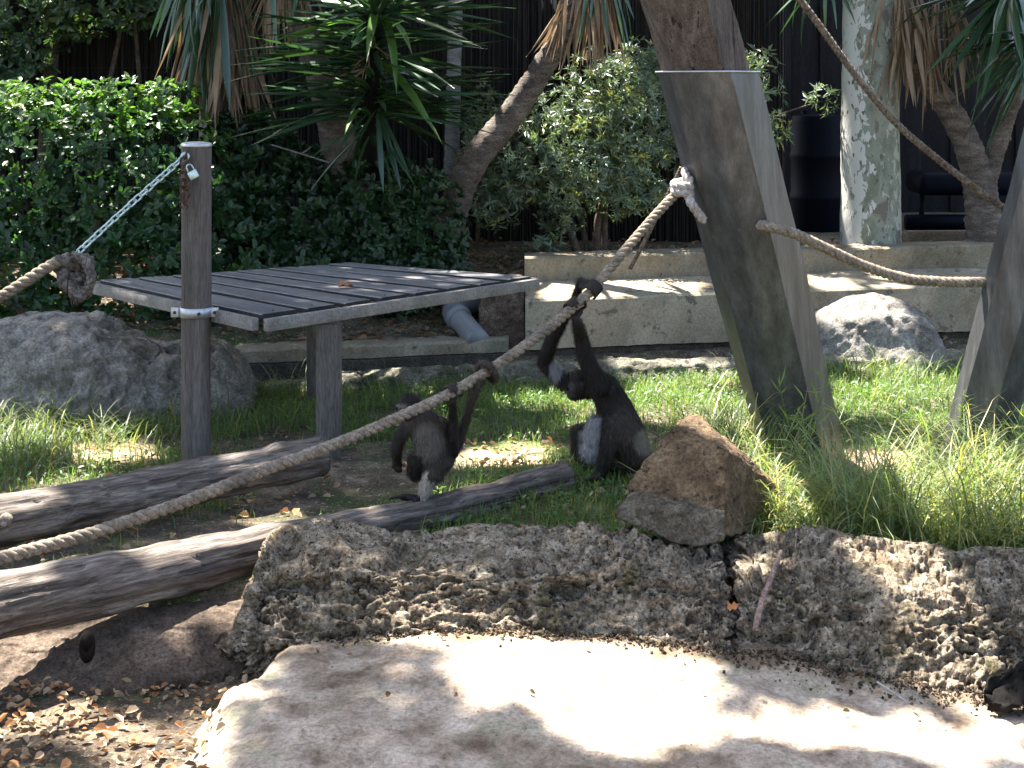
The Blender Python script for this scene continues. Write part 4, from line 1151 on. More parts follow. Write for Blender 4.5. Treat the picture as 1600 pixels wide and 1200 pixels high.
bushy('clipped_hedge', 'broad-leaved hedge with a sunlit top at the left edge', 'hedge',
      [B(-60, 300, 9.8, 150, 170, .55), B(60, 280, 9.7, 130, 150, .55), B(160, 300, 9.7, 130, 155, .55), B(270, 310, 9.75, 120, 140, .5), B(20, 420, 9.6, 160, 110, .5), B(190, 420, 9.65, 170, 110, .5), B(330, 400, 9.7, 120, 130, .5), B(-200, 330, 9.8, 150, 160, .5),
       B(30, 180, 9.85, 60, 50, .3), B(120, 170, 9.85, 60, 40, .3), B(200, 165, 9.85, 70, 45, .3), B(265, 170, 9.9, 50, 40, .3)],
      3600, 8, .062, M['hedge'], [([P(x, 500, 9.9), P(x + 10, 380, 9.9), P(x - 10, 250, 9.85)], .025, .008) for x in (40, 150, 280)], seed=5, yellow=.06, lit_top=1.36)
bushy('clipped_hedge', 'dark shaded hedge behind the platform, below the spiky yucca', 'hedge',
      [B(400, 300, 10.1, 80, 120, .45), B(470, 350, 10.1, 110, 120, .5), B(570, 360, 10.1, 120, 110, .5), B(660, 360, 10.15, 70, 110, .45), B(430, 430, 9.9, 140, 80, .45), B(600, 430, 9.95, 120, 80, .45), B(380, 220, 10.2, 60, 50, .35), B(690, 420, 10.1, 40, 50, .3), B(590, 300, 9.9, 70, 60, .3)],
      2600, 8, .058, M['hedge'], [([P(x, 500, 10.2), P(x + 14, 400, 10.2), P(x - 8, 300, 10.15)], .022, .007) for x in (450, 560, 650)], seed=6, tint_rng=(.5, 1.0), yellow=.04)
SB = P(930, 402, 10.75)
bushy('flowering_shrub', 'bushy pale green shrub with several stems left of the leaning pillar', 'shrub',
      [B(960, 130, 10.8, 90, 60, .4), B(880, 190, 10.7, 90, 70, .45), B(990, 200, 10.8, 80, 80, .4), B(800, 250, 10.7, 80, 80, .4), B(830, 200, 10.75, 60, 60, .3), B(1040, 180, 10.9, 60, 90, .3), B(890, 270, 10.6, 90, 60, .4), B(970, 290, 10.7, 60, 50, .35), B(770, 320, 10.7, 50, 40, .3), B(1010, 110, 10.9, 60, 50, .3), B(870, 340, 10.6, 40, 30, .25), B(850, 385, 10.5, 30, 18, .15), B(1010, 300, 10.8, 40, 30, .2)],
      2500, 8, .060, M['shrub'], [([SB + [.0, 0, -.1], P(935, 340, 10.75), P(960, 260, 10.75), P(990, 160, 10.8)], .035, .008), ([SB + [-.08, 0, -.1], P(890, 360, 10.75), P(870, 330, 10.72), P(830, 270, 10.7)], .035, .008),
                                  ([SB + [.05, .03, -.1], P(945, 350, 10.8), P(940, 240, 10.8), P(900, 170, 10.75)], .028, .007), ([SB + [-.03, .02, -.1], P(910, 350, 10.8), P(895, 280, 10.75), P(860, 200, 10.75)], .024, .006)],
      tmpl=LANCE, seed=8, tint_rng=(.6, 1.6), yellow=.12, shell=.75, base=SB)
bushy('flowering_shrub', 'glossy leafy shrub branch showing right of the leaning pillar', 'shrub',
      [B(1185, 130, 10.9, 40, 55, .25), B(1195, 200, 10.9, 35, 40, .2), B(1160, 100, 10.9, 40, 30, .2), B(1285, 155, 11.0, 26, 20, .12), B(1150, 200, 10.9, 40, 60, .2)],
      210, 8, .062, M['shrub'], [([P(1170, 400, 11), P(1165, 280, 10.95), P(1185, 180, 10.9), P(1195, 120, 10.9)], .025, .007), ([P(1180, 200, 10.92), P(1230, 175, 10.95), P(1285, 158, 11.0)], .010, .004)],
      tmpl=LANCE, seed=9, tint_rng=(.8, 1.6), yellow=.1, shell=.8, base=P(1170, 385, 11))
bushy('sparse_shrub', 'sparse yellowish shrub against the fence left of the slanting trunk', 'shrub',
      [B(745, 190, 11.2, 40, 50, .2), B(770, 150, 11.2, 25, 30, .15), B(730, 240, 11.2, 35, 35, .2)],
      90, 7, .05, M['shrub'], [([P(745, 390, 11.2), P(750, 280, 11.2), P(742, 200, 11.2), P(768, 140, 11.2)], .014, .004)], tmpl=LANCE, seed=10, tint_rng=(.5, 1.0), yellow=.5, shell=.9, base=P(745, 385, 11.2))
bushy('evergreen_tree', 'dense dark evergreen tree filling the top left corner', 'tree',
      [B(20, 30, 11.2, 110, 70, .4), B(130, 10, 11.2, 110, 50, .4), B(230, 0, 11.25, 80, 40, .3), B(10, 110, 11.2, 70, 60, .35), B(-120, 60, 11.1, 120, 130, .5), B(80, -80, 11.2, 200, 80, .6)],
      1500, 8, .060, M['back_tree'], [([P(60, 420, 11.4), P(70, 250, 11.4), P(80, 100, 11.35), P(90, -60, 11.3)], .07, .04), ([P(150, 420, 11.45), P(160, 200, 11.45), P(190, 40, 11.4)], .035, .015), ([P(240, 420, 11.45), P(225, 220, 11.45), P(210, 20, 11.4)], .03, .012)],
      seed=11, tint_rng=(.6, 1.5), yellow=.2, shell=.5, base=P(60, 390, 11.4))
tw = mk('bare_twig', *join([tube(catmull([P(424, 226, 9.5), P(450, 234, 9.5), P(480, 243, 9.5), P(514, 254, 9.5)], 12), np.linspace(.004, .006, 12), 6),
                            tube(catmull([P(470, 240, 9.5), P(478, 236, 9.49), P(486, 229, 9.48)], 6), .0025, 5)]), M['trunk_grey'], None, P(514, 254, 9.5))
tag(tw, 'pale bare twig sticking out of the dark hedge', 'twig')

# ------------------------------------------------------------------ yuccas: each long leaf is its own part
def strap_mesh(name, mat, wid, droop, seed, fold=.25, nseg=7, twist=0.0):
    r = np.random.default_rng(seed)
    t = np.linspace(0, 1, nseg)
    x = t * (1 - .18 * droop * t); z = -droop * t ** 2.1 * .75
    wv = wid * np.minimum(1, .45 + 2.2 * t) * np.clip((1 - t) * 2.6, .02, 1) ** .8
    V = []
    for i in range(nseg):
        a = twist * t[i]
        for s in (-1, 0, 1):
            y = s * wv[i] / 2; zz = abs(s) * wv[i] * fold
            V.append((x[i], y * math.cos(a) - zz * math.sin(a) + .01 * r.normal() * t[i] * (s != 0) * .3, z[i] + y * math.sin(a) + zz * math.cos(a)))
    V = np.array(V); f = []
    for i in range(nseg - 1):
        for j in range(2): f.append([i * 3 + j, i * 3 + 3 + j, i * 3 + 4 + j, i * 3 + 1 + j])
    tint = np.ones((len(V), 3)) * r.uniform(.75, 1.3)
    me = mesh_from(name, V, np.array(f), True, tint); me.materials.append(mat)
    return me


STRAP = [strap_mesh('leaf', M['yucca'], .062, d, 300 + k) for k, d in enumerate((.02, .08, .2, .45, .8))]
STRAP_L = [strap_mesh('leaf', M['yucca_light'], .062, d, 320 + k) for k, d in enumerate((.1, .3, .6))]
DEAD = [strap_mesh('dead_leaf', M['yucca_dead'], w_, d, 340 + k, .4, 7, tw_) for k, (w_, d, tw_) in enumerate(((.05, .05, 1.2), (.065, .12, -2), (.04, .2, 3), (.055, -.08, 1.6), (.035, .1, -3)))]


def place_leaf(e, me, c, d, L, name='leaf', roll=0.0):
    q = Vector(d).to_track_quat('X', 'Z') @ Quaternion((1, 0, 0), roll)
    inst(name, me, e, c, q, L)


def trunk_tube(path_px, e, mat, ring=.035, seed=1, name='trunk'):
    C = catmull([P(x, y, D) for x, y, D, r in path_px], 110); R = catmull(np.array([[wpx(r, D)] for x, y, D, r in path_px]), 110)[:, 0]
    L = np.linalg.norm(np.diff(C, axis=0), axis=1).sum()
    def dsp(V, a, s):
        saw = (s * L / ring) % 1.0
        return (R * .09 * (saw - .5))[:, None] + .10 * R[:, None] * fbm(V * 14, 3, seed) + .05 * R[:, None] * fbm(V * 45, 2, seed + 2)
    V, fs = tube(C, R, 20, dsp); mk(name, V, fs, mat, e)


def crown_leaves(e, c, n, L, elev, rng, meshes=STRAP, az=(0, 360), spread=.03, stem=None, lightp=0.0):
    for k in range(n):
        el = math.radians(rng.uniform(*elev)); a = math.radians(rng.uniform(*az))
        d = np.array([math.cos(el) * math.cos(a), math.cos(el) * math.sin(a), math.sin(el)])
        s = rng.uniform(0, 1); cc = np.array(c, float) if stem is None else np.array(stem[0]) * (1 - s) + np.array(stem[1]) * s
        ms = STRAP_L if rng.uniform() < lightp else meshes
        lo = 0 if el > 0.2 else 0
        place_leaf(e, ms[rng.integers(lo, len(ms))], cc + d * spread, d, L * rng.uniform(.75, 1.15), 'leaf', rng.uniform(-.4, .4))


def skirt(e, c, n, L, rng, width=.10, down=(-88, -55), az=(0, 360), green=0.0, w=1.0):
    for k in range(n):
        el = math.radians(rng.uniform(*down)); a = math.radians(rng.uniform(*az))
        d = np.array([math.cos(el) * math.cos(a), math.cos(el) * math.sin(a), math.sin(el)])
        o = np.array([math.cos(a), math.sin(a), 0]) * width * rng.uniform(.3, 1)
        g = rng.uniform() < green
        me = STRAP[rng.integers(0, 3)] if g else DEAD[rng.integers(0, len(DEAD))]
        place_leaf(e, me, np.array(c) + o + [0, 0, rng.uniform(-.08, .08)], d, L * rng.uniform(.55, 1.1), 'leaf' if g else 'dead_leaf', rng.uniform(-1.5, 1.5))


rg = np.random.default_rng(42)
# Y1 skirt of dead leaves, upper left
y1 = empty('yucca_tree', P(350, 400, 10.2), 'yucca with a skirt of long brown dead leaves hanging over the hedge', 'yucca')
trunk_tube([(352, 420, 10.2, 22), (352, 200, 10.2, 20), (350, 50, 10.2, 18), (350, -110, 10.2, 18)], y1, M['trunk'], seed=401)
skirt(y1, P(345, -40, 10.1), 75, .95, rg, .13, (-88, -66))
skirt(y1, P(352, 10, 10.05), 70, .78, rg, .12, (-89, -70))
skirt(y1, P(320, -60, 10.05), 22, .72, rg, .14, (-84, -60), (110, 290), 1.0)
skirt(y1, P(345, -10, 10.0), 14, .75, rg, .12, (-86, -66), (180, 360), 1.0)
crown_leaves(y1, P(350, -120, 10.1), 40, .75, (-20, 70), rg)
# Y2 curved trunk
y2 = empty('yucca_tree', P(560, 400, 10.0), 'yucca with a curved ringed trunk and a short tan skirt at the top', 'yucca')
trunk_tube([(575, 410, 10.0, 36), (555, 320, 10.0, 33), (538, 255, 10.0, 30), (516, 175, 9.95, 25), (492, 95, 9.9, 22), (466, 20, 9.9, 22), (450, -60, 9.9, 24)], y2, M['trunk'], seed=403)
skirt(y2, P(445, -40, 9.85), 60, .48, rg, .13, (-89, -62))
crown_leaves(y2, P(445, -90, 9.9), 40, .7, (-25, 70), rg)
# Y3 spiky crown in the middle
y3 = empty('yucca_tree', P(578, 400, 9.35), 'spiky dark green yucca with glossy sword leaves in front of the curved trunk', 'yucca')
trunk_tube([(590, 420, 10.3, 13), (584, 310, 10.1, 13), (578, 200, 9.5, 13), (579, 150, 9.36, 13), (584, 60, 9.35, 15), (590, -40, 9.35, 14)], y3, M['black'], seed=405)
s0, s1 = P(580, 190, 9.33), P(588, 0, 9.33)
crown_leaves(y3, s0, 190, .78, (-14, 16), rg, STRAP[:2], stem=(s0, s1), lightp=.07)
crown_leaves(y3, s1, 50, .72, (12, 55), rg, STRAP[:2], stem=(P(584, 60, 9.33), P(588, -20, 9.33)), lightp=.15)
crown_leaves(y3, s0, 12, .55, (-45, -15), rg, STRAP[1:3], stem=(P(580, 220, 9.3), P(580, 130, 9.3)))
for (tx, ty, L) in ((628, 290, .42), (598, 295, .40), (640, 265, .40), (560, 215, .38), (530, 250, .32), (650, 160, .34)):
    c = P(590, 170, 9.25); tp = P(tx, ty, 9.05); d = unit(tp - c)
    place_leaf(y3, STRAP[1], c, d, np.linalg.norm(tp - c) * 1.05, 'leaf', 0.2)
skirt(y3, P(580, 90, 9.33), 26, .22, rg, .06, (-70, 10))
# Y4 slanting trunk with tan skirt
y4 = empty('yucca_tree', P(705, 400, 10.3), 'yucca with a slanting grey trunk and a pale tan skirt of dead leaves', 'yucca')
trunk_tube([(700, 415, 10.3, 24), (708, 330, 10.3, 24), (738, 255, 10.3, 24), (795, 185, 10.3, 21), (845, 110, 10.25, 19), (885, 45, 10.2, 17), (915, -30, 10.2, 18)], y4, M['trunk'], ring=.05, seed=407)
skirt(y4, P(925, -30, 10.15), 60, .55, rg, .10, (-89, -70))
skirt(y4, P(890, 10, 10.15), 16, .42, rg, .06, (-80, -50), (120, 260))
skirt(y4, P(940, -40, 10.1), 14, .5, rg, .12, (-85, -60), (0, 360), 1.0)
crown_leaves(y4, P(925, -80, 10.2), 36, .7, (-10, 70), rg)
# slim grey palm trunk
ps = empty('slim_palm', P(708, 380, 11.3), 'slim straight grey palm trunk rising behind the spiky yucca', 'palm')
trunk_tube([(706, 420, 11.3, 14), (706, 240, 11.3, 12), (710, 80, 11.3, 11.5), (713, -120, 11.3, 11)], ps, M['trunk_grey'], ring=.03, seed=409)
for k in range(14):
    a = rg.uniform(0, 6.28); d = np.array([math.cos(a), math.sin(a), rg.uniform(.1, .9)]); place_leaf(ps, STRAP[3], P(714, -140, 11.3), unit(d), 1.1, 'leaf')
# Y5 forked at right
y5 = empty('yucca_tree', P(1535, 395, 11.0), 'forked dark yucca trunk with hanging brown leaves by the right edge', 'yucca')
trunk_tube([(1540, 410, 11.0, 32), (1536, 330, 11.0, 28), (1524, 262, 11.0, 24), (1494, 190, 10.95, 20), (1450, 125, 10.9, 19), (1410, 70, 10.9, 19), (1385, 0, 10.9, 19), (1375, -60, 10.9, 18)], y5, M['trunk'], seed=411)
trunk_tube([(1538, 300, 11.0, 16), (1556, 235, 11.0, 15), (1574, 180, 11.0, 14), (1600, 110, 11.0, 14), (1625, 20, 11.0, 15), (1635, -60, 11.0, 15)], y5, M['trunk'], seed=413, name='branch')
skirt(y5, P(1400, -20, 10.8), 55, .62, rg, .16, (-89, -66))
skirt(y5, P(1425, 40, 10.75), 45, .62, rg, .12, (-89, -68))
skirt(y5, P(1470, 10, 10.85), 30, .65, rg, .14, (-89, -66))
crown_leaves(y5, P(1580, -20, 10.6), 60, .80, (-70, 10), rg, STRAP, (90, 340))
crown_leaves(y5, P(1630, 60, 10.6), 34, .78, (-60, 10), rg, STRAP, (100, 300))
crown_leaves(y5, P(1380, -90, 10.9), 30, .7, (-10, 60), rg)
crown_leaves(y5, P(1290, -50, 10.95), 12, .5, (-60, -10), rg, STRAP, (150, 330))

# ------------------------------------------------------------------ grass, weeds, litter
def to_px(X, Y, Z):
    return 800 + X * F / Y, YH + (HC - Z) * F / Y


BARE = [(1000, 690, 60, 14), (250, 690, 60, 12), (1260, 640, 40, 8), (620, 650, 60, 10), (540, 770, 150, 48), (560, 745, 150, 40), (775, 712, 95, 22), (1390, 722, 80, 16), (170, 706, 80, 14), (640, 740, 70, 28), (330, 840, 160, 30), (480, 800, 110, 30), (870, 700, 40, 14), (440, 690, 60, 20), (150, 880, 200, 40)]


def bare_mask(x, y):
    m = np.zeros(len(x))
    for (cx, cy, rx, ry) in BARE:
        m = np.maximum(m, np.clip(1.5 - ((x - cx) / rx) ** 2 - ((y - cy) / ry) ** 2, 0, 1))
    return m


def grow(n, xr, yr, h, wd, tmpl, name, label, mat, dens=None, lean=.5, tintr=(.7, 1.25), seed=1, yellow=.1, flat=False):
    rng = np.random.default_rng(seed)
    X = rng.uniform(*xr, n); Y = rng.uniform(*yr, n); Z = ground_z(X, Y)
    px, py = to_px(X, Y, Z)
    pr_ = np.ones(n) if dens is None else dens(X, Y, px, py)
    k = rng.uniform(size=n) < pr_
    X, Y, Z, pr_ = X[k], Y[k], Z[k], pr_[k]; n = len(X)
    hn = .6 + .8 * (fbm(np.stack([X * 2.2, Y * 2.2, 0 * X], -1), 3, 251) * .5 + .5)
    hh = (h[0] + (h[1] - h[0]) * rng.uniform(size=n) ** 1.5) * hn
    a = rng.uniform(0, 2 * np.pi, n)
    d = np.stack([np.cos(a) * lean, np.sin(a) * lean, np.ones(n)], -1) * np.stack([rng.uniform(0, 1.3, n)] * 2 + [np.ones(n)], -1)
    zz = -np.stack([np.cos(a), np.sin(a), .0 * np.ones(n)], -1) + np.array([0, 0, .25])
    if flat:
        d = np.stack([np.cos(a), np.sin(a), rng.uniform(-.1, .7, n)], -1); zz = np.stack([0 * a, 0 * a, np.ones(n)], -1) + rand_dirs(n, rng) * .3
    pos = np.stack([X, Y, Z + (rng.uniform(0, .05, n) if flat else -.004)], -1)
    V, fs = scatter(tmpl[0], tmpl[1], pos, d, zz, hh, None if flat else rng.uniform(*wd, n))
    t = rng.uniform(*tintr, (n, 1)) * np.ones((1, 3)); yl = rng.uniform(size=(n, 1)) < yellow
    t = np.where(yl, t * np.array([[2.3, 1.55, 1.3]]), t)
    o = mk(name, V, fs, mat, None, (0, 0, 0), False, np.repeat(t, len(tmpl[0]), 0))
    tag(o, label, 'grass' if 'grass' in name else name.split('_')[-1], kind='stuff')
    return o


def lawn_d(X, Y, px, py):
    d = .75 + .5 * fbm(np.stack([X * 1.6, Y * 1.6, 0 * X], -1), 3, 261)
    d *= 1 - .97 * bare_mask(px, py)
    d *= np.where(Y > wall_line(X) - .62, .08, 1)
    d *= np.where((px < 640) & (py > 690) & (px > 330), .25, 1)
    # darker trodden floor between the logs
    return np.clip(d, 0, 1)


grow(170000, (-3.6, 3.8), (5.15, 9.2), (.03, .10), (.0025, .0055), BLADE, 'lawn_grass', 'short green lawn grass across the enclosure floor', M['grass'], lawn_d, .9, seed=21, yellow=.12)
grow(42000, (-3.4, 3.8), (5.3, 9.0), (.016, .034), (.01, .02), LEAF, 'ground_weeds', 'low broad-leaved weeds mixed in the lawn', M['weed'], lawn_d, seed=22, flat=True, yellow=.08)


def tall_d(X, Y, px, py):
    d = np.zeros(len(X))
    def add(cx, cy, rx, ry, a):
        np.maximum(d, a * np.clip(1.3 - ((X - cx) / rx) ** 2 - ((Y - cy) / ry) ** 2, 0, 1), out=d)
    add(1.15, 5.7, .55, .32, 1); add(1.75, 5.6, .7, .36, 1); add(.95, 6.35, .22, .35, .7); add(2.0, 6.2, .5, .4, .7); add(1.05, 6.7, .3, .15, .5)
    return d


grow(27000, (.55, 2.6), (5.16, 6.9), (.08, .44), (.003, .007), TALL, 'tall_grass', 'tall bright green grass clumps below the two pillars', M['grass_tall'], tall_d, .95, (.7, 1.6), 23, .28)


def tall2(X, Y, px, py):
    d = np.zeros(len(X))
    def add(cx, cy, rx, ry, a):
        np.maximum(d, a * np.clip(1.3 - ((X - cx) / rx) ** 2 - ((Y - cy) / ry) ** 2, 0, 1), out=d)
    add(-2.35, 7.15, .7, .42, 1); add(-1.6, 7.4, .6, .26, .8); add(1.9, 8.7, .6, .18, .6); add(2.1, 8.0, .3, .2, .4); add(-.9, 8.2, .9, .12, .45); add(1.2, 8.5, .3, .12, .5); add(-2.1, 6.6, .3, .25, .6)
    return d


grow(32000, (-3.2, 3.2), (6.3, 9.2), (.08, .27), (.003, .006), TALL, 'tall_grass', 'loose long grass around the two grey boulders', M['grass_tall'], tall2, .8, (.7, 1.2), 24, .12)

# seed-head grasses standing high by the pillars
for k, (x, y, D, top) in enumerate([(1240, 760, 6.1, (1300, 570)), (1260, 770, 6.05, (1215, 590)), (1225, 770, 6.1, (1262, 605)), (1500, 745, 6.2, (1508, 610)), (1530, 760, 6.1, (1548, 665)), (1560, 770, 6.0, (1570, 668)), (1300, 780, 6.0, (1240, 640))]):
    b0, t0 = P(x, y, D), P(top[0], top[1], D - .03)
    C = catmull([b0, (b0 * .5 + t0 * .5) + [.01 * (-1) ** k, 0, .02], t0], 14)
    e = empty('seed_grass', b0, f'single tall grass stalk {["arching right across the leaning pillar", "reaching left over the leaning pillar foot", "slim upright before the leaning pillar", "standing before the right-edge pillar foot", "with a fluffy head right of the right-edge pillar foot", "outermost with a fluffy head near the right edge", "leaning left beside the brown boulder"][k]}', 'grass stalk', 'tall seed grass stalks')
    V, fs = tube(C, np.linspace(.0026, .0012, 14), 5); mk('stalk', V, fs, M['litter'] if k % 3 == 2 else M['grass'], e, colors=np.ones((len(V), 3)))
    r = np.random.default_rng(500 + k); pts, ds = [], []
    for q in range(44):
        u = r.uniform(.55, 1) if k in (3, 4, 5) else r.uniform(.2, 1); pts.append(C[int(u * 13)] + r.normal(size=3) * .004); ds.append(unit(r.normal(size=3) * .8 + [0, 0, .5]))
    sc_ = r.uniform(.02, .045, 44) if k in (3, 4, 5) else r.uniform(.04, .11, 44) * (np.arange(44) % 4 == 0) + .012
    V, fs = scatter(LANCE[0], LANCE[1], np.array(pts), np.array(ds), rand_dirs(44, r), sc_, sc_ * .35); mk('seed_head', V, fs, M['grass'], e, smooth=False, colors=np.ones((len(V), 3)) * [1.5, 1.3, 1.2])


def litter(name, label, n, region, seed, size=(.018, .05), tintr=(.5, 1.4), zfun=ground_z):
    rng = np.random.default_rng(seed)
    X = rng.uniform(region[0], region[1], n); Y = rng.uniform(region[2], region[3], n); Z = zfun(X, Y) + rng.uniform(.003, .022, n)
    k = rng.uniform(size=n) < np.clip(.5 + .9 * fbm(np.stack([X * 2, Y * 2, 0 * X], -1), 3, 271), .05, 1)
    X, Y, Z = X[k], Y[k], Z[k]; n = len(X)
    a = rng.uniform(0, 6.28, n); d = np.stack([np.cos(a), np.sin(a), rng.normal(size=n) * .25], -1)
    T = (LEAF[0] * np.array([1, 1.35, 1]) + np.array([[0, 0, .9 * y * y * 4 + .25 * x * x] for x, y, z in LEAF[0]]), LEAF[1])
    V, fs = scatter(T[0], T[1], np.stack([X, Y, Z], -1), d, np.array([0, 0, 1.]) + rng.normal(size=(n, 3)) * .45, rng.uniform(*size, n))
    t = rng.uniform(*tintr, (n, 1)) * np.where(rng.uniform(size=(n, 1)) < .3, np.array([[1.15, .8, .58]]), np.array([[1, 1, 1.]]))
    o = mk(name, V, fs, M['litter'], None, (0, 0, 0), False, np.repeat(t, len(LEAF[0]), 0)); tag(o, label, 'leaves', kind='stuff')


litter('leaf_litter', 'dry brown fallen leaves on the ground at the lower left corner', 6500, (-2.2, -.72, 3.7, 4.72), 31, (.014, .042), (.5, 1.7))
litter('leaf_litter', 'scattered dry leaves among the grass between the logs', 1300, (-2.6, .6, 5.25, 7.3), 32, (.015, .045))
litter('leaf_litter', 'dark leaf litter on the bank behind the low kerb', 2600, (-2.8, 0, 9.2, 10.6), 33, (.02, .06), (.25, .8))
litter('leaf_litter', 'fallen leaves along the bed under the shrubs', 1500, (-.5, 3.6, 9.9, 11.6), 34, (.02, .06), (.3, .9))
rngc = np.random.default_rng(617)
nC = 4200; cX = rngc.uniform(-.85, 2.1, nC); bl_ = np.interp(cX, [-1.2, -.8, -.2, .4, .9, 1.6, 2.4], [4.86, 4.82, 4.76, 4.70, 4.62, 4.48, 4.35])
cY = bl_ + .04 - np.abs(rngc.normal(size=nC)) * np.interp(cX, [-1, .3, .7, 2], [.05, .035, .07, .08]); cZ = slab_z(cX, cY) + rngc.uniform(-.002, .010, nC)
cr_ = rand_dirs(nC, rngc); cs = rngc.uniform(.004, .016, nC) * rngc.uniform(.5, 1.3, nC)
CR = (np.array([[-.5, -.4, 0], [.5, -.3, 0], [.1, .5, 0], [0, 0, .5], [0, 0, -.4]]), [np.array([[0, 1, 3], [1, 2, 3], [2, 0, 3], [1, 0, 4], [2, 1, 4], [0, 2, 4]])])
V, fs = scatter(CR[0], CR[1], np.stack([cX, cY, cZ], -1), cr_, rand_dirs(nC, rngc), cs)
tC = rngc.uniform(.06, .50, (nC, 1)) ** 1.0 * np.where(rngc.uniform(size=(nC, 1)) < .08, np.array([[1.2, .8, .55]]), np.ones((1, 3)))
tag(mk('debris_crumbs', V, fs, M['litter'], None, (0, 0, 0), False, np.repeat(tC, 5, 0)), 'dark crumbs of rock and bark where the slab meets the ridge', 'debris', kind='stuff')
litter('leaf_litter', 'dry leaves gathered along the left edge of the pale slab', 1500, (-1.25, -.78, 3.7, 4.8), 36, (.012, .04), (.4, 1.3), lambda X, Y: np.maximum(slab_z(X, Y), ground_z(X, Y)))
litter('leaf_litter', 'few dry leaves lying along the top of the slab', 260, (-.8, 2.0, 4.3, 4.8), 35, (.008, .026), (.3, 1.0), slab_z)

# small single things
stk_ = mk('leaning_stick', *tube(catmull([P(1220, 862, 4.93), P(1206, 900, 4.80), P(1190, 940, 4.70), P(1180, 985, 4.63)], 16), np.linspace(.007, .010, 16), 8, lambda V, a, s_: .003 * fbm(V * 40, 3, 705)), M['stem_pink'], None, P(1180, 985, 4.63))
tag(stk_, 'thin reddish stick leaning on the ridge right of the crack', 'stick')
dl = mk('dead_leaf', *[x for x in scatter(LOBED[0] * np.array([1, .9, 1]) + np.array([[0, 0, .3 * y * y * 4] for x, y, z in LOBED[0]]), LOBED[1], np.array([P(1136, 950, 4.70)]), np.array([[1., -.2, .3]]), np.array([[0, -.8, .6]]), .034)][0:2], M['litter'], None, P(1142, 950, 4.7), colors=np.ones((8, 3)) * [1.3, .75, .5])
tag(dl, 'single orange-brown dead leaf in the crack of the ridge', 'leaf')
hs = mk('black_hose', *tube(catmull([P(270, 945, 5.12), P(330, 930, 5.16), P(390, 918, 5.2), P(440, 915, 5.25)], 14), .011, 8), M['black'], None, P(330, 932, 5.16))
tag(hs, 'thin black hose under the front log by the ridge end', 'hose')
V, fs = tube(np.array([P(136, 1010, 4.74), P(136, 1010, 4.67), P(135, 1012, 4.655), P(135, 1012, 4.66)]), [.024, .024, .018, .012], 14)  # solid black plug, the darkness of a hole put in as colour
V[:, 2] = (V[:, 2] - P(136, 1010, 4.7)[2]) * 1.7 + P(136, 1010, 4.7)[2]
pi_ = mk('black_hole_plug', V, fs, M['black'], None, P(136, 1030, 4.7)); tag(pi_, 'oval black plug standing in for a dark hole in the rock bank', 'pipe')
tg = empty('pale_twig', P(1395, 1130, 4.45), 'thin pale root lying over the foot of the ridge', 'twig')
V, fs = tube(catmull([P(1370, 1065, 4.50), P(1400, 1085, 4.46), P(1418, 1100, 4.43), P(1412, 1115, 4.40), P(1395, 1130, 4.38)], 18), .0028, 6); mk('root', V, fs, M['rope_pale'], tg)
SLABSTONE = M['boulder_grey']
stn = empty('small_stone', P(815, 718, 6.8), 'small pale stone on the bare sunlit patch', 'stone')
V, fs = hull_rock([P(805 + 10 * math.cos(a), 716 + 5 * math.sin(a), 6.8) + np.array([0, .03 * math.sin(2 * a), 0]) for a in np.linspace(0, 6, 12)] + [P(815, 708, 6.82)], 2, .003, 30, 7, .003); mk('stone_body', V, fs, SLABSTONE, stn)

# ------------------------------------------------------------------ monkeys
def capsule(p0, r0, p1, r1, n=7):
    t = np.linspace(0, 1, n); C = p0[None] * (1 - t[:, None]) + p1[None] * t[:, None]; R = r0 * (1 - t) + r1 * t
    d = unit(p1 - p0)
    # rounded ends
    ends0 = [(-.95, .3), (-.7, .71), (-.35, .93)]; ends1 = [(.35, .93), (.7, .71), (.95, .3)]
    C = np.vstack([[p0 + d * r0 * a for a, _ in ends0], C, [p1 + d * r1 * a for a, _ in ends1]])
    R = np.concatenate([[r0 * b for _, b in ends0], R, [r1 * b for _, b in ends1]])
    return tube(C, R, 12)


def ellipsoid(c, r, R=None):
    bm = bmesh.new(); bmesh.ops.create_uvsphere(bm, u_segments=20, v_segments=12, radius=1)
    V, fs = from_bm(bm); V = V * np.array(r)
    if R is not None: V = V @ np.array(R).T
    return V + np.asarray(c), fs


def remeshed(parts, voxel, smooth_it=6):
    V, fs = join(parts); me = mesh_from('tmp', V, fs); o = bpy.data.objects.new('tmp', me); COL.objects.link(o)
    m = o.modifiers.new('r', 'REMESH'); m.mode = 'VOXEL'; m.voxel_size = voxel
    s = o.modifiers.new('s', 'SMOOTH'); s.factor = .5; s.iterations = smooth_it
    dg = bpy.context.evaluated_depsgraph_get(); ev = o.evaluated_get(dg); m2 = ev.to_mesh()
    n = len(m2.vertices); VV = np.zeros(n * 3); m2.vertices.foreach_get('co', VV); VV = VV.reshape(-1, 3)
    NN = np.zeros(n * 3); m2.vertices.foreach_get('normal', NN); NN = NN.reshape(-1, 3)
    quads = []; tris = []
    for p in m2.polygons:
        (quads if len(p.vertices) == 4 else tris).append(tuple(p.vertices))
    ev.to_mesh_clear(); bpy.data.objects.remove(o, do_unlink=True); bpy.data.meshes.remove(me)
    out = []
    if quads: out.append(np.array(quads))
    if tris: out.append(np.array(tris))
    return VV, NN, out


def limb(joints):
    """joints: list of (point, radius) -> capsules"""
    return [capsule(np.asarray(a[0]), a[1], np.asarray(b[0]), b[1]) for a, b in zip(joints[:-1], joints[1:])]


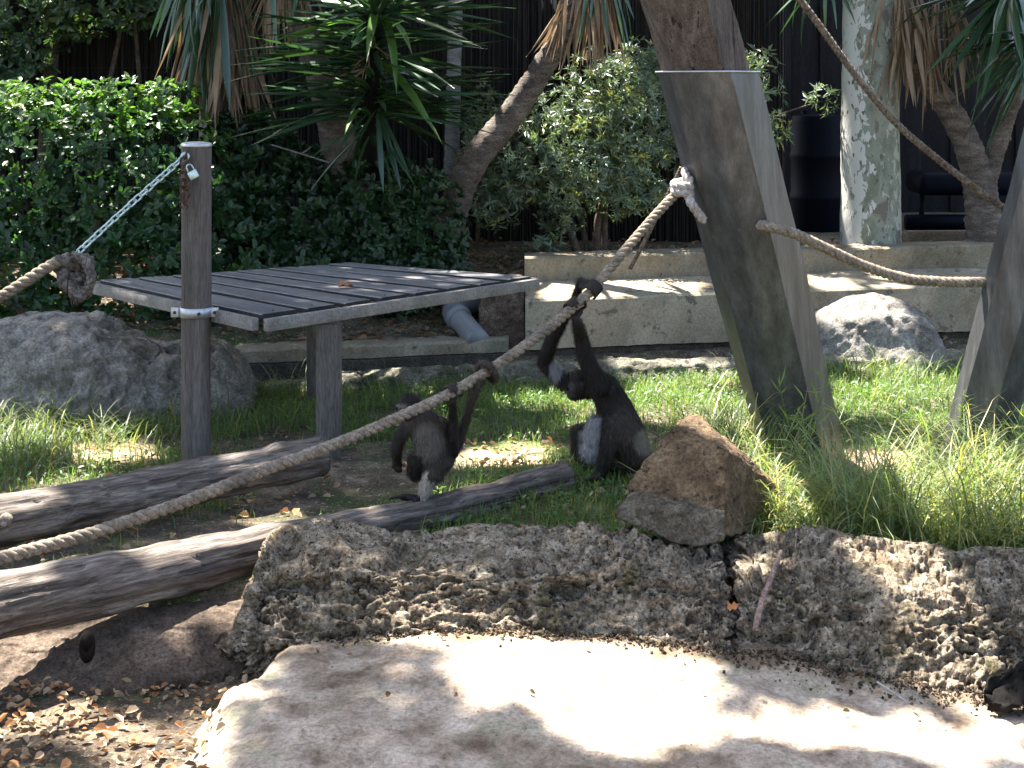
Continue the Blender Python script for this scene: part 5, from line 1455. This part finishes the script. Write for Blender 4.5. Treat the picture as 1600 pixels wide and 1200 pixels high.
def grip_hand(center, rope_dir, from_dir, rr, s=1.0, nf=4):
    """a hand closed on a rope: palm plus fingers curling round the rope axis; from_dir points from the rope to the wrist"""
    ax_ = unit(rope_dir); f = unit(from_dir - ax_ * np.dot(from_dir, ax_)); g = np.cross(ax_, f)
    parts = [capsule(center + f * (rr + .020 * s) - ax_ * .018 * s, .011 * s, center + f * (rr + .016 * s) + ax_ * .018 * s, .011 * s)]
    for k in range(nf):
        off = ax_ * (k - 1.5) * .0150 * s; L = [1.0, 1.12, 1.05, .85][k]
        pts = [center + off + (f * math.cos(t) + g * math.sin(t)) * (rr + .0075 * s) for t in np.linspace(.15, 4.0 * L, 8)]
        for a, b in zip(pts[:-1], pts[1:]): parts.append(capsule(a, .0056 * s, b, .0050 * s, 3))
    pts = [center + ax_ * .034 * s + (f * math.cos(t) - g * math.sin(t)) * (rr + .0075 * s) for t in np.linspace(.1, 1.6, 4)]
    for a, b in zip(pts[:-1], pts[1:]): parts.append(capsule(a, .0068 * s, b, .006 * s, 3))
    return parts


def rope_at(x):
    pts = np.array(main_path); px = np.array([p[0] for p in main_px]); C = catmull(pts, 800); cx = 800 + C[:, 0] * F / C[:, 1]
    i = np.argmin(np.abs(cx - x)); return C[i], unit(C[min(i + 3, 799)] - C[max(i - 3, 0)])


def fur_child(parent, V, N, faces, colf, n, length, wid, seed, down=.8, name='fur'):
    rng = np.random.default_rng(seed)
    q = faces[0]; tri = np.vstack([q[:, [0, 1, 2]], q[:, [0, 2, 3]]]) if q.shape[1] == 4 else q
    A = np.linalg.norm(np.cross(V[tri[:, 1]] - V[tri[:, 0]], V[tri[:, 2]] - V[tri[:, 0]]), axis=1)
    k = rng.choice(len(tri), n, p=A / A.sum()); u = rng.uniform(size=(n, 2)); fl = u.sum(1) > 1; u[fl] = 1 - u[fl]
    p = V[tri[k, 0]] + (V[tri[k, 1]] - V[tri[k, 0]]) * u[:, :1] + (V[tri[k, 2]] - V[tri[k, 0]]) * u[:, 1:]
    nr = N[tri[k, 0]]
    c, lf_ = colf(p)
    ok = lf_ > 0; p, nr, c, lf_ = p[ok], nr[ok], c[ok], lf_[ok]; n = len(p)
    g = np.array([0, 0, -1.0]); tdir = g - nr * (nr @ g)[:, None]; tdir += rand_dirs(n, rng) * .35
    d = nr * .30 + tdir * down
    Vv, ff = scatter(BLADE[0], BLADE[1], p - nr * .001, d, nr, length * lf_ * rng.uniform(.5, 1.15, n), rng.uniform(.6, 1.2, n) * wid)
    cc = np.repeat(c * rng.uniform(.6, 1.5, (n, 1)), len(BLADE[0]), 0)
    o = mk(name, Vv, ff, M['fur'], parent, smooth=False, colors=cc); o['kind'] = 'stuff'
    return o


BLK = np.array([.016, .0125, .0105]); BRN = np.array([.074, .058, .045]); GRY = np.array([.24, .235, .235]); PAL = np.array([.32, .28, .23]); SKIN = np.array([.020, .016, .014])

# adult, sitting, both hands on the rope
DA = 6.36
A = lambda x, y, dd=0.0: P(x, y, DA + dd)
hA, dA = rope_at(897); hB, dB = rope_at(926)
shN, shF = A(934, 600, -.07), A(918, 606, .07)
wrN = hA + np.array([.010, .01, -.055]); wrF = hB + np.array([-.045, .030, .030])
parts = []
parts += limb([(A(981, 708), .094), (A(975, 678), .088), (A(962, 642), .074), (A(946, 608), .060), (A(930, 601), .047)])           # trunk
parts += [ellipsoid(A(984, 716), (.105, .10, .07)), ellipsoid(A(932, 682), (.052, .075, .085)), ellipsoid(A(925, 706), (.05, .07, .045)), ellipsoid(A(950, 606), (.045, .072, .048))]
parts += limb([(A(926, 604, .0), .045), (A(912, 604, .01), .040)])                                                               # neck
parts += [ellipsoid(A(906, 604, .015), (.048, .046, .052)), ellipsoid(A(896, 616, .01), (.029, .031, .027)), ellipsoid(A(905, 590, .015), (.040, .040, .032)), ellipsoid(A(894, 609, .012), (.030, .035, .014)),
          ellipsoid(A(912, 603, -.033), (.012, .007, .016)), ellipsoid(A(912, 603, .063), (.012, .007, .016))]                     # head, muzzle, brow, ears
parts += limb([(shN, .044), (A(920, 570, -.09) , .036), (A(912, 545, -.10), .031), (A(906, 520, -.11), .026), (wrN, .017)])       # near arm
parts += limb([(shF, .042), (A(880, 596, .10), .032), (A(850, 566, .10), .030), (A(862, 530, .03), .028), (A(884, 492, -.04), .022), (A(898, 468, -.10), .017), (wrF, .014)])  # far arm
parts += grip_hand(hA, dA, wrN - hA, .0215, 1.05); parts += grip_hand(hB, dB, wrF - hB, .0215, 1.0)
parts += limb([(wrN, .017), (hA + unit(wrN - hA) * .045, .015)]); parts += limb([(wrF, .015), (hB + unit(wrF - hB) * .045, .014)])
parts += limb([(A(990, 706, -.09), .066), (A(976, 682, -.13), .058), (A(958, 664, -.15), .045), (A(950, 700, -.15), .034), (A(940, 740, -.14), .024)])  # near leg
parts += limb([(A(975, 706, .09), .06), (A(930, 688, .13), .048), (A(904, 676, .13), .036), (A(904, 712, .12), .030), (A(912, 740, .10), .022)])      # far leg
for bx, by, dd in ((940, 740, -.14), (912, 742, .10)):
    parts += limb([(A(bx, by, dd), .022), (A(bx - 10, by + 6, dd - .02), .018)])
    for k in range(4): parts += limb([(A(bx - 10, by + 6, dd - .03 + k * .014), .009), (A(bx - 20 + abs(k - 1.5) * 2, by + 8, dd - .04 + k * .016), .0075), (A(bx - 27 + abs(k - 1.5) * 3, by + 10, dd - .045 + k * .017), .006)])
    parts += limb([(A(bx - 3, by + 6, dd + .03), .009), (A(bx - 10, by + 9, dd + .05), .007)])
parts += limb([(A(1006, 712, .04), .034), (A(1024, 722, .10), .028), (A(1034, 738, .16), .024), (A(1020, 748, .26), .021), (A(985, 748, .32), .018)])  # tail on the ground
V, N, fs = remeshed(parts, .0042, 4)


def col_adult(p):
    x, y = to_px(p[:, 0], p[:, 1], p[:, 2])
    c = np.tile(BLK, (len(p), 1)); lf_ = np.ones(len(p))
    br = sstep(.0, 1.0, 1.3 - ((x - 985) / 40) ** 2 - ((y - 685) / 60) ** 2)[:, None]; c = c * (1 - br) + BRN * .65 * br
    be = sstep(.0, .5, 1 - ((x - 927) / 27) ** 2 - ((y - 686) / 46) ** 2)[:, None] * (np.abs(p[:, 1] - DA) < .10)[:, None]; c = c * (1 - be) + GRY * be
    el = sstep(0, .6, 1 - ((x - 868) / 12) ** 2 - ((y - 578) / 22) ** 2)[:, None]; c = c * (1 - el) + GRY * .8 * el
    ru = sstep(0, .6, 1 - ((x - 1008) / 22) ** 2 - ((y - 690) / 24) ** 2)[:, None]; c = c * (1 - ru) + PAL * .55 * ru
    hd = ((p - hA) ** 2).sum(1) < .055 ** 2; hd |= ((p - hB) ** 2).sum(1) < .055 ** 2; hd |= (y > 738) & (x < 945)
    fc = (x < 897) & (np.abs(y - 616) < 18) & (np.abs(p[:, 1] - DA) < .05)
    lf_[(x < 925) & (y > 575) & (y < 632) & (np.abs(p[:, 1] - DA) < .065)] = .5
    lf_[hd | fc] = 0; c[hd] = SKIN; c[fc] = SKIN * 1.6
    return c, lf_


adult = empty('adult_spider_monkey', (A(960, 745)[0], DA, .04), 'large black spider monkey with a grey belly sitting and gripping the rope overhead', 'monkey')
c, _ = col_adult(V)
abody = mk('body', V, fs, M['fur'], adult, colors=c)
fur_child(adult, V, N, fs, col_adult, 34000, .026, .0022, 71)
for dd in (-.024, .024):
    Ve, fe = ellipsoid(A(886, 607.5, dd + .012), (.006, .007, .007)); mk('eye', Ve, fe, M['black'], abody)

# juvenile, standing on the log seen from behind, tail round the rope
DJ = 5.74
J = lambda x, y, dd=0.0: P(x, y, DJ + dd)
hJ, dJ = rope_at(707); tJ, dT = rope_at(762)
parts = []
parts += limb([(J(680, 718), .062), (J(676, 696), .066), (J(668, 672), .066), (J(658, 656), .052), (J(648, 646), .034)])
parts += [ellipsoid(J(686, 722), (.056, .056, .034)), ellipsoid(J(664, 662), (.070, .05, .032))]
parts += limb([(J(654, 650), .034), (J(642, 640), .034)])
parts += [ellipsoid(J(639, 636, .0), (.046, .046, .047)), ellipsoid(J(626, 643, -.01), (.024, .026, .022)), ellipsoid(J(629, 634, -.012), (.030, .032, .012)), ellipsoid(J(651, 637, -.035), (.010, .008, .014))]
parts += limb([(J(640, 664), .032), (J(627, 680, -.01), .025), (J(620, 697, -.01), .021), (J(619, 710, .01), .019), (J(622, 724, .03), .014)])   # left arm hanging
for k in range(4): parts += limb([(J(619 + k * 2.4, 724, .03), .0072), (J(618 + k * 2.6, 733, .025), .0062), (J(620 + k * 2.2, 738 - abs(k - 1.5), .03), .0052)])
parts += limb([(J(615, 722, .03), .0072), (J(613, 730, .02), .006)])
wrJ = hJ + np.array([.0, .02, -.045])
parts += limb([(J(688, 664), .032), (J(700, 682, .02), .026), (J(708, 699, .02), .022), (J(708, 680, -.02), .020), (J(708, 655, -.04), .017), (wrJ, .012)])
parts += grip_hand(hJ, dJ, wrJ - hJ, .0215, .85); parts += limb([(wrJ, .012), (hJ + unit(wrJ - hJ) * .04, .011)])
parts += limb([(J(682, 722, -.01), .050), (J(676, 740, -.03), .036), (J(668, 752, -.02), .030), (J(664, 768, -.01), .024), (J(660, 780, .0), .018)])    # standing leg
parts += limb([(J(664, 718, .02), .040), (J(650, 720, -.02), .033), (J(647, 738, .0), .027), (J(660, 746, .06), .019), (J(690, 744, .08), .012)])     # lifted leg
parts += limb([(J(660, 781), .016), (J(640, 778, -.01), .015), (J(628, 776, -.01), .012)])
for k in range(4): parts += limb([(J(630, 777, -.03 + k * .013), .0075), (J(620 - (1.5 - abs(k - 1.5)) * 2, 776, -.035 + k * .015), .0062), (J(613 - (1.5 - abs(k - 1.5)) * 3, 779, -.04 + k * .016), .005)])
parts += limb([(J(650, 781, -.02), .008), (J(650, 788, -.04), .006), (J(648, 793, -.045), .005)])
tl = [(J(690, 720, .04), .022), (J(706, 712, .07), .019), (J(718, 690, .04), .017), (J(728, 655, -.0), .016), (J(738, 620, -.05), .015), (J(748, 597, -.06), .014)]
f_ = unit(np.array([0, .8, -.6])); f_ = unit(f_ - dT * np.dot(f_, dT)); g_ = np.cross(dT, f_)
for t in np.linspace(0, 6.6, 14):
    tl.append((tJ + dT * (-.02 + .006 * t) + (f_ * math.cos(t) + g_ * math.sin(t)) * .037, .0135 - .0004 * t))
parts += limb(tl)
V, N, fs = remeshed(parts, .0040, 4)


def col_juv(p):
    x, y = to_px(p[:, 0], p[:, 1], p[:, 2])
    c = np.tile(BRN * .62, (len(p), 1)); lf_ = np.ones(len(p))
    bk = sstep(0, .8, 1.1 - ((x - 668) / 28) ** 2 - ((y - 690) / 34) ** 2)[:, None]; c = c * (1 - bk) + np.array([.100, .088, .076]) * bk
    hd_ = sstep(0, .5, 1.2 - ((x - 640) / 24) ** 2 - ((y - 634) / 22) ** 2)[:, None]; c = c * (1 - hd_) + BLK * 1.2 * hd_
    ar = ((x < 632) & (y > 655)) | ((x > 697) & (y < 712) & (x < 714)); c[ar] = BLK * 1.3
    lg = sstep(0, .5, 1.2 - ((x - 666) / 15) ** 2 - ((y - 762) / 26) ** 2)[:, None] * (np.abs(p[:, 1] - DJ) < .06)[:, None]; c = c * (1 - lg) + PAL * 1.25 * lg
    br = sstep(0, .5, 1 - ((x - 628) / 9) ** 2 - ((y - 634) / 5) ** 2)[:, None]; c = c * (1 - br) + PAL * .5 * br
    ft = (y > 772) & (x < 657); c[ft] = SKIN
    ll = (x < 660) & (y > 712) & (y < 750) & (x > 636); c[ll] = BLK
    sk_ = ft | (((p - hJ) ** 2).sum(1) < .045 ** 2) | ((x < 634) & (y > 720)) | ((x < 630) & (y > 638) & (y < 652))
    lf_[sk_] = 0
    return c, lf_


juv = empty('juvenile_spider_monkey', (J(662, 790)[0], DJ, J(662, 790)[2]), 'small brown spider monkey standing on the log, tail curled round the rope', 'monkey')
c, _ = col_juv(V)
jbody = mk('body', V, fs, M['fur'], juv, colors=c)
fur_child(juv, V, N, fs, col_juv, 16000, .020, .0022, 72)
for dd in (-.026, .012):
    Ve, fe = ellipsoid(J(620.5, 638, dd), (.005, .006, .006)); mk('eye', Ve, fe, M['black'], jbody)
